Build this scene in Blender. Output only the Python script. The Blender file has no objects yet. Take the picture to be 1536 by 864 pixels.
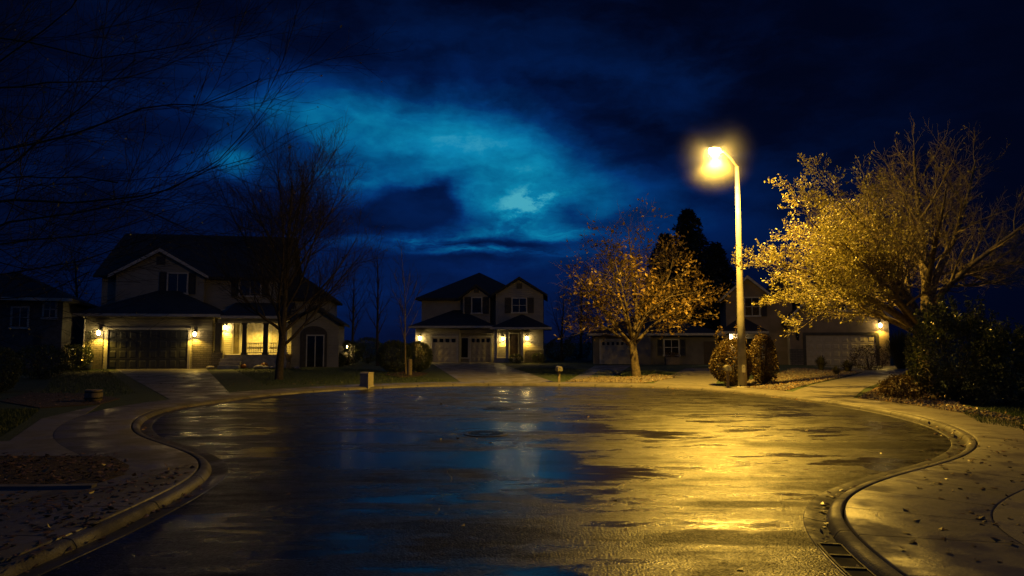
import bpy, math, random
import numpy as np
from mathutils import Vector, Matrix
from mathutils.geometry import tessellate_polygon
R = math.radians
PI = math.pi
scene = bpy.context.scene
COL = scene.collection

# ------------------------------------------------------------------ camera
FPX, CX, CY = 1024.0, 768.0, 432.0          # focal length and centre in photo pixels
CAMH = 1.8
PITCH = math.atan(78.0 / FPX)
cam_d = bpy.data.cameras.new("camera")
cam_d.sensor_width = 36.0
cam_d.lens = 36.0 * FPX / 1536.0
cam_d.clip_start = 0.1
cam_d.clip_end = 3000.0
cam = bpy.data.objects.new("camera", cam_d)
COL.objects.link(cam)
cam.location = (0, 0, CAMH)
cam.rotation_euler = (PI / 2 + PITCH, 0, 0)
scene.camera = cam
FW = Vector((0, math.cos(PITCH), math.sin(PITCH)))
UP = Vector((0, -math.sin(PITCH), math.cos(PITCH)))
RT = Vector((1, 0, 0))
CAM = Vector((0, 0, CAMH))


def ray(px, py):
    """direction of the sight line measured at a photo pixel"""
    return RT * ((px - CX) / FPX) + UP * ((CY - py) / FPX) + FW


def on_z(px, py, z=0.0):
    d = ray(px, py)
    t = (z - CAMH) / d.z
    return CAM + d * t


def at_y(px, py, y):
    d = ray(px, py)
    return CAM + d * (y / d.y)


GZ = 0.08                                   # height of the lawns above the road


# ------------------------------------------------------------------ mesh helpers
class MB:
    def __init__(s):
        s.v, s.f = [], []

    def add(s, vs, fs):
        b = len(s.v)
        s.v += [tuple(v) for v in vs]
        s.f += [tuple(i + b for i in f) for f in fs]
        return s

    def box(s, x0, x1, y0, y1, z0, z1):
        if x0 > x1: x0, x1 = x1, x0
        if y0 > y1: y0, y1 = y1, y0
        if z0 > z1: z0, z1 = z1, z0
        return s.add([(x0, y0, z0), (x1, y0, z0), (x1, y1, z0), (x0, y1, z0), (x0, y0, z1), (x1, y0, z1), (x1, y1, z1), (x0, y1, z1)],
                     [(3, 2, 1, 0), (4, 5, 6, 7), (0, 1, 5, 4), (1, 2, 6, 5), (2, 3, 7, 6), (3, 0, 4, 7)])

    def prism_y(s, poly, y0, y1):
        """polygon of (x, z), counter-clockwise seen from the front, pushed back from y0 to y1"""
        n = len(poly)
        vs = [(x, y0, z) for x, z in poly] + [(x, y1, z) for x, z in poly]
        fs = [tuple(range(n)), tuple(range(2 * n - 1, n - 1, -1))]
        fs += [(i, i + n, (i + 1) % n + n, (i + 1) % n) for i in range(n)]
        return s.add(vs, fs)

    def prism_x(s, poly, x0, x1):
        n = len(poly)
        vs = [(x0, y, z) for y, z in poly] + [(x1, y, z) for y, z in poly]
        fs = [tuple(range(n - 1, -1, -1)), tuple(range(n, 2 * n))]
        fs += [(i, (i + 1) % n, (i + 1) % n + n, i + n) for i in range(n)]
        return s.add(vs, fs)

    def lathe(s, prof, n=16, c=(0, 0, 0), ax='z'):
        vs, fs = [], []
        for r, h in prof:
            for k in range(n):
                a = 2 * PI * k / n
                p = (r * math.cos(a), r * math.sin(a), h)
                if ax == 'y': p = (p[0], p[2], p[1])
                vs.append((p[0] + c[0], p[1] + c[1], p[2] + c[2]))
        for j in range(len(prof) - 1):
            for k in range(n):
                a, b = j * n + k, j * n + (k + 1) % n
                fs.append((a, b, b + n, a + n))
        fs.append(tuple(range(n - 1, -1, -1)))
        fs.append(tuple(range((len(prof) - 1) * n, len(prof) * n)))
        return s.add(vs, fs)

    def tube(s, pts, rads, n=6, cap=True):
        vs, fs = [], []
        pts = [Vector(p) for p in pts]
        up = Vector((0.31, 0.17, 0.93))
        for i, p in enumerate(pts):
            d = (pts[min(i + 1, len(pts) - 1)] - pts[max(i - 1, 0)]).normalized()
            x = d.cross(up)
            if x.length < 1e-3: x = d.cross(Vector((1, 0, 0)))
            x.normalize()
            y = d.cross(x)
            r = rads[i] if hasattr(rads, '__len__') else rads
            for k in range(n):
                a = 2 * PI * k / n
                vs.append(p + x * (r * math.cos(a)) + y * (r * math.sin(a)))
        for i in range(len(pts) - 1):
            for k in range(n):
                a, b = i * n + k, i * n + (k + 1) % n
                fs.append((a, b, b + n, a + n))
        if cap:
            fs.append(tuple(range(n - 1, -1, -1)))
            fs.append(tuple(range((len(pts) - 1) * n, len(pts) * n)))
        return s.add(vs, fs)

    def blob(s, c, rx, ry, rz, rng, lump=0.12, nu=12, nv=8, z_min=None):
        vs, fs = [], []
        for j in range(nv + 1):
            th = PI * j / nv
            for i in range(nu):
                ph = 2 * PI * i / nu
                k = 1 + lump * rng.uniform(-1, 1) * (1 if 0 < j < nv else 0)
                z = c[2] + rz * math.cos(th) * k
                if z_min is not None: z = max(z, z_min)
                vs.append((c[0] + rx * math.sin(th) * math.cos(ph) * k, c[1] + ry * math.sin(th) * math.sin(ph) * k, z))
        for j in range(nv):
            for i in range(nu):
                a, b = j * nu + i, j * nu + (i + 1) % nu
                fs.append((a, a + nu, b + nu, b))
        return s.add(vs, fs)

    def build(s, name, m, parent=None, smooth=False, bevel=0.0):
        me = bpy.data.meshes.new(name)
        me.from_pydata(s.v, [], s.f)
        me.update()
        if smooth:
            me.polygons.foreach_set('use_smooth', [True] * len(me.polygons))
        o = bpy.data.objects.new(name, me)
        COL.objects.link(o)
        if m: me.materials.append(m)
        if parent: o.parent = parent
        if bevel:
            b = o.modifiers.new("bevel", 'BEVEL')
            b.width = bevel
            b.segments = 2
            b.limit_method = 'ANGLE'
        return o


def np_mesh(name, verts, faces, m, parent=None, smooth=False):
    """fast path: (N,3) array of vertices, (M,k) array of faces"""
    verts = np.asarray(verts, dtype=np.float32)
    faces = np.asarray(faces, dtype=np.int32)
    k = faces.shape[1]
    me = bpy.data.meshes.new(name)
    me.vertices.add(len(verts))
    me.vertices.foreach_set('co', verts.ravel())
    me.loops.add(faces.size)
    me.loops.foreach_set('vertex_index', faces.ravel())
    me.polygons.add(len(faces))
    me.polygons.foreach_set('loop_start', np.arange(0, faces.size, k, dtype=np.int32))
    me.polygons.foreach_set('use_smooth', [smooth] * len(faces))
    me.update(calc_edges=True)
    me.validate()
    o = bpy.data.objects.new(name, me)
    COL.objects.link(o)
    me.materials.append(m)
    if parent: o.parent = parent
    return o


def tag(o, label=None, cat=None, group=None, kind=None):
    if label: o['label'] = label
    if cat: o['category'] = cat
    if group: o['group'] = group
    if kind: o['kind'] = kind
    return o


def empty(name, loc, rz=0.0, label=None, cat=None, group=None):
    o = bpy.data.objects.new(name, None)
    COL.objects.link(o)
    o.empty_display_size = 0.3
    o.location = loc
    o.rotation_euler = (0, 0, rz)
    return tag(o, label, cat, group)


def copy_tree(o, parent=None):
    c = o.copy()
    COL.objects.link(c)
    if parent: c.parent = parent
    for ch in list(o.children): copy_tree(ch, c)
    return c


# ------------------------------------------------------------------ materials
class NT:
    """small helper for node trees"""
    def __init__(s, tree):
        s.t = tree
        s.n = tree.nodes
        s.l = tree.links

    def node(s, typ, **kw):
        n = s.n.new(typ)
        for k, v in kw.items(): setattr(n, k, v)
        return n

    def put(s, sock, v):
        if isinstance(v, bpy.types.NodeSocket): s.l.new(v, sock)
        elif v is not None: sock.default_value = v

    def m(s, op, a, b=None, c=None, clamp=False):
        n = s.node('ShaderNodeMath', operation=op, use_clamp=clamp)
        for i, v in enumerate((a, b, c)):
            if v is not None: s.put(n.inputs[i], v)
        return n.outputs[0]

    def noise(s, vec, scale, detail=4.0, rough=0.55, out='Fac', dist=0.0):
        n = s.node('ShaderNodeTexNoise')
        if vec is not None: s.l.new(vec, n.inputs['Vector'])
        s.put(n.inputs['Scale'], scale)
        s.put(n.inputs['Detail'], detail)
        s.put(n.inputs['Roughness'], rough)
        s.put(n.inputs['Distortion'], dist)
        return n.outputs[out]

    def ramp(s, fac, lo, hi, a=0.0, b=1.0, smooth=True):
        n = s.node('ShaderNodeMapRange')
        n.interpolation_type = 'SMOOTHSTEP' if smooth else 'LINEAR'
        s.put(n.inputs[0], fac)
        for i, v in zip((1, 2, 3, 4), (lo, hi, a, b)): s.put(n.inputs[i], v)
        return n.outputs[0]

    def mix(s, fac, a, b, blend='MIX'):
        n = s.node('ShaderNodeMix', data_type='RGBA', blend_type=blend)
        s.put(n.inputs[0], fac)
        s.put(n.inputs[6], a if isinstance(a, bpy.types.NodeSocket) else (*a, 1) if len(a) == 3 else a)
        s.put(n.inputs[7], b if isinstance(b, bpy.types.NodeSocket) else (*b, 1) if len(b) == 3 else b)
        return n.outputs[2]

    def bump(s, h, strength=0.5, dist=0.02, normal=None):
        n = s.node('ShaderNodeBump')
        s.put(n.inputs['Strength'], strength)
        s.put(n.inputs['Distance'], dist)
        s.l.new(h, n.inputs['Height'])
        if normal is not None: s.l.new(normal, n.inputs['Normal'])
        return n.outputs[0]

    def xyz(s, vec):
        n = s.node('ShaderNodeSeparateXYZ')
        s.l.new(vec, n.inputs[0])
        return n.outputs

    def comb(s, x, y, z):
        n = s.node('ShaderNodeCombineXYZ')
        for i, v in enumerate((x, y, z)): s.put(n.inputs[i], v)
        return n.outputs[0]


def new_mat(name):
    m = bpy.data.materials.new(name)
    m.use_nodes = True
    nt = NT(m.node_tree)
    b = m.node_tree.nodes['Principled BSDF']
    tc = nt.node('ShaderNodeTexCoord')
    return m, nt, b, tc.outputs['Object']


def plain(name, c1, c2=None, rough=0.7, scale=4.0, bump=0.15, bscale=40.0, metal=0.0, spec=0.5, rvar=0.1):
    m, nt, b, oc = new_mat(name)
    c2 = c2 or tuple(x * 0.7 for x in c1)
    n1 = nt.noise(oc, scale, 5)
    nt.put(b.inputs['Base Color'], nt.mix(nt.ramp(n1, 0.35, 0.68), c1, c2))
    n2 = nt.noise(oc, bscale, 4)
    nt.put(b.inputs['Roughness'], nt.ramp(n1, 0.3, 0.7, max(rough - rvar, 0.03), min(rough + rvar, 1)))
    b.inputs['Metallic'].default_value = metal
    b.inputs['Specular IOR Level'].default_value = spec
    if bump: nt.put(b.inputs['Normal'], nt.bump(n2, bump, 0.01))
    return m


def siding(name, c1, pitch=0.18, vertical=False):
    m, nt, b, oc = new_mat(name)
    x, y, z = nt.xyz(oc)
    n1 = nt.noise(oc, 1.3, 5)
    n2 = nt.noise(oc, 30, 3)
    col = nt.mix(nt.ramp(n1, 0.3, 0.75), c1, tuple(v * 0.78 for v in c1))
    src = z if not vertical else nt.m('ADD', x, y)
    fr = nt.m('FRACT', nt.m('DIVIDE', src, pitch))
    edge = nt.ramp(fr, 0.0, 0.12, 0.0, 1.0)
    board = nt.m('MULTIPLY', nt.m('SUBTRACT', 1.0, fr), edge)
    h = nt.m('ADD', nt.m('MULTIPLY', board, 1.0), nt.m('MULTIPLY', n2, 0.12))
    nt.put(b.inputs['Base Color'], col)
    b.inputs['Roughness'].default_value = 0.6
    nt.put(b.inputs['Normal'], nt.bump(h, 0.8, 0.025))
    return m


def masonry(name, c1, c2, mortar, w=0.4, h=0.14):
    m, nt, b, oc = new_mat(name)
    x, y, z = nt.xyz(oc)
    v = nt.comb(nt.m('ADD', x, y), z, 0.0)
    br = nt.node('ShaderNodeTexBrick')
    nt.l.new(v, br.inputs['Vector'])
    br.inputs['Color1'].default_value = (*c1, 1)
    br.inputs['Color2'].default_value = (*c2, 1)
    br.inputs['Mortar'].default_value = (*mortar, 1)
    br.inputs['Scale'].default_value = 1.0
    br.inputs['Mortar Size'].default_value = 0.012
    br.inputs['Brick Width'].default_value = w
    br.inputs['Row Height'].default_value = h
    br.inputs['Bias'].default_value = 0.1
    n = nt.noise(oc, 9, 5)
    nt.put(b.inputs['Base Color'], nt.mix(nt.ramp(n, 0.3, 0.7, 0, 0.5), br.outputs['Color'], tuple(v * 0.5 for v in c1)))
    b.inputs['Roughness'].default_value = 0.8
    hh = nt.m('ADD', nt.m('MULTIPLY', br.outputs['Fac'], -1.0), nt.m('MULTIPLY', n, 0.7))
    nt.put(b.inputs['Normal'], nt.bump(hh, 0.9, 0.03))
    return m


def shingles(name, c1):
    m, nt, b, oc = new_mat(name)
    x, y, z = nt.xyz(oc)
    v = nt.comb(nt.m('ADD', x, nt.m('MULTIPLY', y, 0.3)), nt.m('MULTIPLY', z, 1.9), 0.0)
    br = nt.node('ShaderNodeTexBrick')
    nt.l.new(v, br.inputs['Vector'])
    br.inputs['Color1'].default_value = (*c1, 1)
    br.inputs['Color2'].default_value = (*[v * 0.55 for v in c1], 1)
    br.inputs['Mortar'].default_value = (*[v * 0.25 for v in c1], 1)
    br.inputs['Scale'].default_value = 1.0
    br.inputs['Mortar Size'].default_value = 0.01
    br.inputs['Brick Width'].default_value = 0.3
    br.inputs['Row Height'].default_value = 0.2
    nt.put(b.inputs['Base Color'], br.outputs['Color'])
    b.inputs['Roughness'].default_value = 0.75
    n = nt.noise(oc, 60, 3)
    hh = nt.m('ADD', nt.m('MULTIPLY', br.outputs['Fac'], -1.0), nt.m('MULTIPLY', n, 0.5))
    nt.put(b.inputs['Normal'], nt.bump(hh, 0.6, 0.02))
    return m


def emit(name, col, strength):
    m = bpy.data.materials.new(name)
    m.use_nodes = True
    b = m.node_tree.nodes['Principled BSDF']
    b.inputs['Base Color'].default_value = (0.8, 0.8, 0.8, 1)
    b.inputs['Emission Color'].default_value = (*col, 1)
    b.inputs['Emission Strength'].default_value = strength
    return m


def leafmat(name, c1, c2, rough=0.5, trans=0.25):
    m, nt, b, oc = new_mat(name)
    n = nt.noise(oc, 2.2, 3)
    n2 = nt.noise(oc, 25, 2)
    f = nt.ramp(nt.m('ADD', nt.m('MULTIPLY', n, 0.6), nt.m('MULTIPLY', n2, 0.4)), 0.35, 0.65)
    c = nt.mix(f, c1, c2)
    nt.put(b.inputs['Base Color'], c)
    b.inputs['Roughness'].default_value = rough
    if trans:
        tr = nt.node('ShaderNodeBsdfTranslucent')
        nt.l.new(c, tr.inputs['Color'])
        mx = nt.node('ShaderNodeMixShader')
        mx.inputs[0].default_value = trans
        nt.l.new(b.outputs[0], mx.inputs[1])
        nt.l.new(tr.outputs[0], mx.inputs[2])
        out = m.node_tree.nodes['Material Output']
        nt.l.new(mx.outputs[0], out.inputs['Surface'])
    return m
# ------------------------------------------------------------------ sky, air, sun
def sky_az_el(px, py):
    d = ray(px, py).normalized()
    return math.atan2(d.x, d.y), math.asin(d.z)


world = bpy.data.worlds.new("World")
scene.world = world
world.use_nodes = True
W = NT(world.node_tree)
for n in list(W.n): W.n.remove(n)
wout = W.node('ShaderNodeOutputWorld')
tc = W.node('ShaderNodeTexCoord')
vec = tc.outputs['Generated']
dx, dy, dz = W.xyz(vec)
az = W.m('ARCTAN2', dx, dy)
el = W.m('ARCSINE', dz)
# wind-torn warp of the cloud pattern
wv = W.comb(W.m('MULTIPLY', az, 1.0), W.m('MULTIPLY', el, 2.0), 0.0)
wn = W.node('ShaderNodeTexNoise')
W.l.new(wv, wn.inputs['Vector'])
wn.inputs['Scale'].default_value = 4.5
wn.inputs['Detail'].default_value = 6.0
wn.inputs['Roughness'].default_value = 0.6
w1, w2, w3 = W.xyz(wn.outputs['Color'])
waz = W.m('ADD', az, W.m('MULTIPLY', W.m('SUBTRACT', w1, 0.5), 0.11))
wel = W.m('ADD', el, W.m('MULTIPLY', W.m('SUBTRACT', w2, 0.5), 0.075))


def gauss(px, py, sx, sy, tilt=0.0, warp=1, p=2.0):
    """soft patch of sky centred where photo pixel (px,py) looks; sizes in photo pixels"""
    a0, e0 = sky_az_el(px, py)
    A, E = (waz, wel) if warp else (az, el)
    a = W.m('SUBTRACT', A, a0)
    e = W.m('SUBTRACT', E, e0)
    c, s = math.cos(R(tilt)), math.sin(R(tilt))
    u = W.m('ADD', W.m('MULTIPLY', a, c), W.m('MULTIPLY', e, s))
    v = W.m('SUBTRACT', W.m('MULTIPLY', e, c), W.m('MULTIPLY', a, s))
    u = W.m('DIVIDE', u, sx / FPX)
    v = W.m('DIVIDE', v, sy / FPX)
    q = W.m('ADD', W.m('MULTIPLY', u, u), W.m('MULTIPLY', v, v))
    if p != 2.0: q = W.m('POWER', q, p / 2)
    return W.m('EXPONENT', W.m('MULTIPLY', q, -1.0))


def addall(lst):
    o = lst[0]
    for x in lst[1:]: o = W.m('ADD', o, x)
    return o


fine = W.noise(W.comb(W.m('MULTIPLY', az, 1.0), W.m('MULTIPLY', el, 1.7), 3.7), 19.0, 9, 0.64)
big = W.noise(W.comb(W.m('MULTIPLY', waz, 1.0), W.m('MULTIPLY', wel, 2.4), 1.3), 5.0, 6, 0.58)
streak = W.noise(W.comb(W.m('MULTIPLY', waz, 1.0), W.m('MULTIPLY', wel, 5.0), 8.1), 7.5, 9, 0.64)

SC = lambda g, k: W.m('MULTIPLY', g, k)
glow = addall([
    SC(gauss(715, 238, 150, 66, -14, .5), 0.42),
    SC(gauss(800, 268, 110, 60, -30), 0.26),
    SC(gauss(560, 178, 190, 42, 2), 0.34),
    SC(gauss(450, 165, 120, 30, 4), 0.16),
    SC(gauss(338, 236, 42, 20, 12), 0.50),
    SC(gauss(660, 255, 300, 120, -6), 0.30),
    SC(gauss(740, 315, 250, 75, -2, 0), 0.34),
])
glow = W.m('MULTIPLY', glow, W.m('MULTIPLY', W.ramp(big, 0.30, 0.70, 0.58, 1.15), W.ramp(fine, 0.3, 0.7, 0.86, 1.12)))
# sun-lit cumulus edge and broken strips near the horizon
cum = W.m('MULTIPLY', addall([gauss(775, 318, 40, 26, 30, 0), SC(gauss(812, 297, 32, 15, 10, 0), 1.0), SC(gauss(530, 258, 42, 13, -10), 0.38),
                              SC(gauss(690, 312, 24, 20, -40), 0.5), SC(gauss(745, 345, 40, 10, 10), 0.4)]),
          W.m('MULTIPLY', W.ramp(fine, 0.44, 0.62, 0.0, 1.0, False), W.ramp(W.noise(W.comb(az, W.m('MULTIPLY', el, 1.4), 9.3), 55.0, 6, 0.65), 0.3, 0.7, 0.55, 1.25)))
strip = W.m('MULTIPLY', addall([SC(gauss(640, 362, 100, 13, 3), 0.8), SC(gauss(700, 380, 60, 10, -4), 1.0), SC(gauss(790, 378, 90, 9, -4), 0.7),
                                SC(gauss(840, 350, 50, 11, 2), 0.8), SC(gauss(470, 370, 90, 9, 4), 0.28)]),
            W.ramp(streak, 0.40, 0.66, 0.0, 1.0, False))
lit = addall([SC(glow, 0.80), SC(cum, 0.52), SC(strip, 0.85)])
# dark cloud bodies in front of the glow
dark = addall([
    SC(gauss(620, 312, 84, 32, 0, 1, 3.0), 0.95),
    SC(gauss(570, 335, 120, 26, 3), 0.55),
    SC(gauss(655, 285, 45, 20, 10), 0.55),
    SC(gauss(450, 350, 150, 55, 0), 0.55),
    SC(gauss(765, 366, 110, 11, 0, 1), 0.9),
    SC(gauss(700, 394, 110, 9, 0, 1), 0.85),
    SC(gauss(900, 335, 60, 22, 0), 0.5),
    SC(gauss(845, 312, 34, 16, 8), 0.45),
    SC(gauss(950, 190, 110, 55, -25), 0.6),
    SC(gauss(700, 95, 300, 28, 0), 0.25),
    SC(gauss(768, 440, 900, 38, 0, 0), 0.5),
])
dark = W.m('MINIMUM', dark, 1.0)
lit = W.m('MULTIPLY', lit, W.m('SUBTRACT', 1.0, W.m('MULTIPLY', dark, 0.93)))
# colour of the light coming through: deep blue -> cyan -> pale cyan
cr = W.node('ShaderNodeValToRGB')
W.l.new(lit, cr.inputs[0])
els = cr.color_ramp.elements
els[0].position, els[0].color = 0.0, (0.0004, 0.0014, 0.0085, 1)
els[1].position, els[1].color = 1.0, (0.055, 0.37, 0.47, 1)
for pos, c in ((0.08, (0.0004, 0.006, 0.040)), (0.22, (0.0006, 0.028, 0.125)), (0.45, (0.001, 0.105, 0.250)), (0.72, (0.003, 0.215, 0.375))):
    e = els.new(pos)
    e.color = (*c, 1)
# overcast body: faint blue mottling fading out overhead and to the sides
body = W.m('MULTIPLY', W.ramp(big, 0.38, 0.74), addall([gauss(640, 190, 480, 190, 0, 0), SC(gauss(980, 330, 260, 110, 0, 0), 0.40), SC(gauss(200, 330, 260, 150, 0, 0), 0.5),
                                                        SC(gauss(610, 122, 50, 9, 4), 0.7), SC(gauss(1060, 95, 160, 30, 5), 0.35)]))
bodyc = W.mix(body, (0, 0, 0), (0.0005, 0.010, 0.060))
skyc = W.mix(1.0, cr.outputs[0], bodyc, 'ADD')
hz = W.m('MULTIPLY', gauss(560, 440, 430, 75, 0, 0), W.ramp(streak, 0.3, 0.7, 0.55, 1.1))
skyc = W.mix(1.0, skyc, W.mix(hz, (0, 0, 0), (0.0002, 0.0075, 0.048)), 'ADD')
# blue night glow of the overcast overhead and behind
over = W.m('ADD', W.ramp(el, 0.55, 0.95, 0.0, 1.0), W.ramp(dy, 0.15, -0.35, 0.0, 1.0), clamp=True)
over = W.m('MULTIPLY', over, W.ramp(el, -0.05, 0.1, 0.0, 1.0))
skyc = W.mix(1.0, skyc, W.mix(over, (0, 0, 0), (0.004, 0.016, 0.055)), 'ADD')
# the last dusk light of the real atmosphere, far below daylight strength
nish = W.node('ShaderNodeTexSky')
nish.sky_type = 'NISHITA'
nish.sun_disc = False
nish.sun_elevation = R(2.0)
nish.sun_rotation = R(-3.0)
bg1 = W.node('ShaderNodeBackground')
W.l.new(nish.outputs[0], bg1.inputs[0])
bg1.inputs[1].default_value = 0.00003
bg2 = W.node('ShaderNodeBackground')
W.l.new(skyc, bg2.inputs[0])
bg2.inputs[1].default_value = 1.0
ad = W.node('ShaderNodeAddShader')
W.l.new(bg1.outputs[0], ad.inputs[0])
W.l.new(bg2.outputs[0], ad.inputs[1])
W.l.new(ad.outputs[0], wout.inputs['Surface'])

sun_d = bpy.data.lights.new("moon", 'SUN')
sun_d.energy = 0.004
sun_d.angle = R(10)
sun_d.color = (0.45, 0.65, 1.0)
sun = bpy.data.objects.new("moon", sun_d)
COL.objects.link(sun)
sun.rotation_euler = (R(55), 0, R(-25))


def lamp_light(name, loc, power, col=(1.0, 0.56, 0.06), radius=0.05, parent=None, spot=0):
    d = bpy.data.lights.new(name, 'SPOT' if spot else 'POINT')
    if spot:                                                 # a shaded lantern: light goes down and out, not up
        d.spot_size = R(spot)
        d.spot_blend = 0.5
    d.energy = power
    d.color = col
    d.shadow_soft_size = radius
    o = bpy.data.objects.new(name, d)
    COL.objects.link(o)
    o.location = loc
    if parent: o.parent = parent
    return o


# ------------------------------------------------------------------ road outline (kerb face), traced on the ground
KP = [(-10, 872), (40, 850), (130, 814), (200, 780), (250, 755), (290, 733), (314, 715), (320, 703), (306, 689), (270, 675), (235, 664), (214, 654),
      (208, 643), (214, 632), (235, 621), (275, 611), (332, 603), (400, 594), (520, 585), (660, 579.5), (768, 578.5), (900, 580), (1000, 582.5), (1060, 586), (1120, 591), (1200, 600),
      (1260, 608), (1330, 620), (1390, 634), (1428, 648), (1448, 660), (1453, 672), (1438, 686), (1402, 700), (1350, 713), (1300, 728), (1262, 744), (1242, 760), (1236, 778),
      (1242, 795), (1260, 818), (1285, 842), (1318, 872)]
kp = [on_z(x, y) for x, y in KP]
kp = [(p.x, p.y) for p in kp]
kp = [(-3.9, -45.0), (-3.85, -20), (-3.8, -8), (-3.75, 0), (-3.75, 3.5)] + kp[1:] + [(2.75, 3.0), (2.75, 0), (2.75, -8), (2.75, -20), (2.75, -45.0)]


def catmull(P, step):
    out = []
    n = len(P)
    for i in range(n - 1):
        p0, p1, p2, p3 = [np.array(P[min(max(j, 0), n - 1)], float) for j in (i - 1, i, i + 1, i + 2)]
        L = np.linalg.norm(p2 - p1)
        k = max(1, int(L / step))
        t1 = np.linalg.norm(p1 - p0) ** .5 + 1e-6
        t2 = L ** .5 + 1e-6
        t3 = np.linalg.norm(p3 - p2) ** .5 + 1e-6
        for j in range(k):
            t = j / k
            m1 = (p2 - p1) if i == 0 else t2 * ((p1 - p0) / t1 - (p2 - p0) / (t1 + t2) + (p2 - p1) / t2)
            m2 = (p2 - p1) if i == n - 2 else t2 * ((p2 - p1) / t2 - (p3 - p1) / (t2 + t3) + (p3 - p2) / t3)
            out.append((2 * t**3 - 3 * t**2 + 1) * p1 + (t**3 - 2 * t**2 + t) * m1 + (-2 * t**3 + 3 * t**2) * p2 + (t**3 - t**2) * m2)
    out.append(np.array(P[-1], float))
    return np.array(out)


kc = catmull(kp, 0.12)
for _ in range(30):                                        # iron out tracing jitter
    kc[1:-1] = kc[1:-1] * 0.5 + (kc[:-2] + kc[2:]) * 0.25
# even spacing
seg = np.linalg.norm(np.diff(kc, axis=0), axis=1)
s_ = np.concatenate([[0], np.cumsum(seg)])
NK = int(s_[-1] / 0.16)
ss = np.linspace(0, s_[-1], NK)
kc = np.stack([np.interp(ss, s_, kc[:, 0]), np.interp(ss, s_, kc[:, 1])], 1)
tg = np.gradient(kc, axis=0)
tg /= np.linalg.norm(tg, axis=1)[:, None]
nrm = np.stack([-tg[:, 1], tg[:, 0]], 1)                   # outward (left of travel: the loop runs left edge -> far -> right edge)


def offs(o):
    c = kc + nrm * o
    # forbid back-tracking where the offset is tighter than the bend
    for _ in range(6 if o > 0.5 else 0):
        c[1:-1] = c[1:-1] * 0.5 + (c[:-2] + c[2:]) * 0.25
    return c


def strip(name, prof, m, smooth=True, uv=False, closed_under=None):
    rings = [np.concatenate([offs(o), np.full((NK, 1), z)], 1) for o, z in prof]
    V = np.concatenate(rings)
    F = []
    idx = np.arange(NK - 1)
    for j in range(len(prof) - 1):
        a = j * NK + idx
        F.append(np.stack([a, a + 1, a + 1 + NK, a + NK], 1))
    F = np.concatenate(F)[:, ::-1] if False else np.concatenate(F)
    o = np_mesh(name, V, F, m, None, smooth)
    if uv:
        u = np.concatenate([ss] * len(prof))
        w = np.concatenate([np.full(NK, p[0]) for p in prof])
        lay = o.data.uv_layers.new(name='along')
        li = np.zeros(len(o.data.loops), dtype=np.int32)
        o.data.loops.foreach_get('vertex_index', li)
        lay.data.foreach_set('uv', np.stack([u[li], w[li]], 1).astype(np.float32).ravel())
    return o


# ------------------------------------------------------------------ surface materials
MH1 = on_z(748, 613)                                       # the two manholes
MH2 = on_z(729, 651)


def up_tris(pts, tri):
    """triangles turned to face the sky"""
    out = []
    for a, b, c in tri:
        A, B, C_ = pts[a], pts[b], pts[c]
        k = (B[0] - A[0]) * (C_[1] - A[1]) - (B[1] - A[1]) * (C_[0] - A[0])
        out.append((a, b, c) if k > 0 else (a, c, b))
    return np.array(out)


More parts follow.
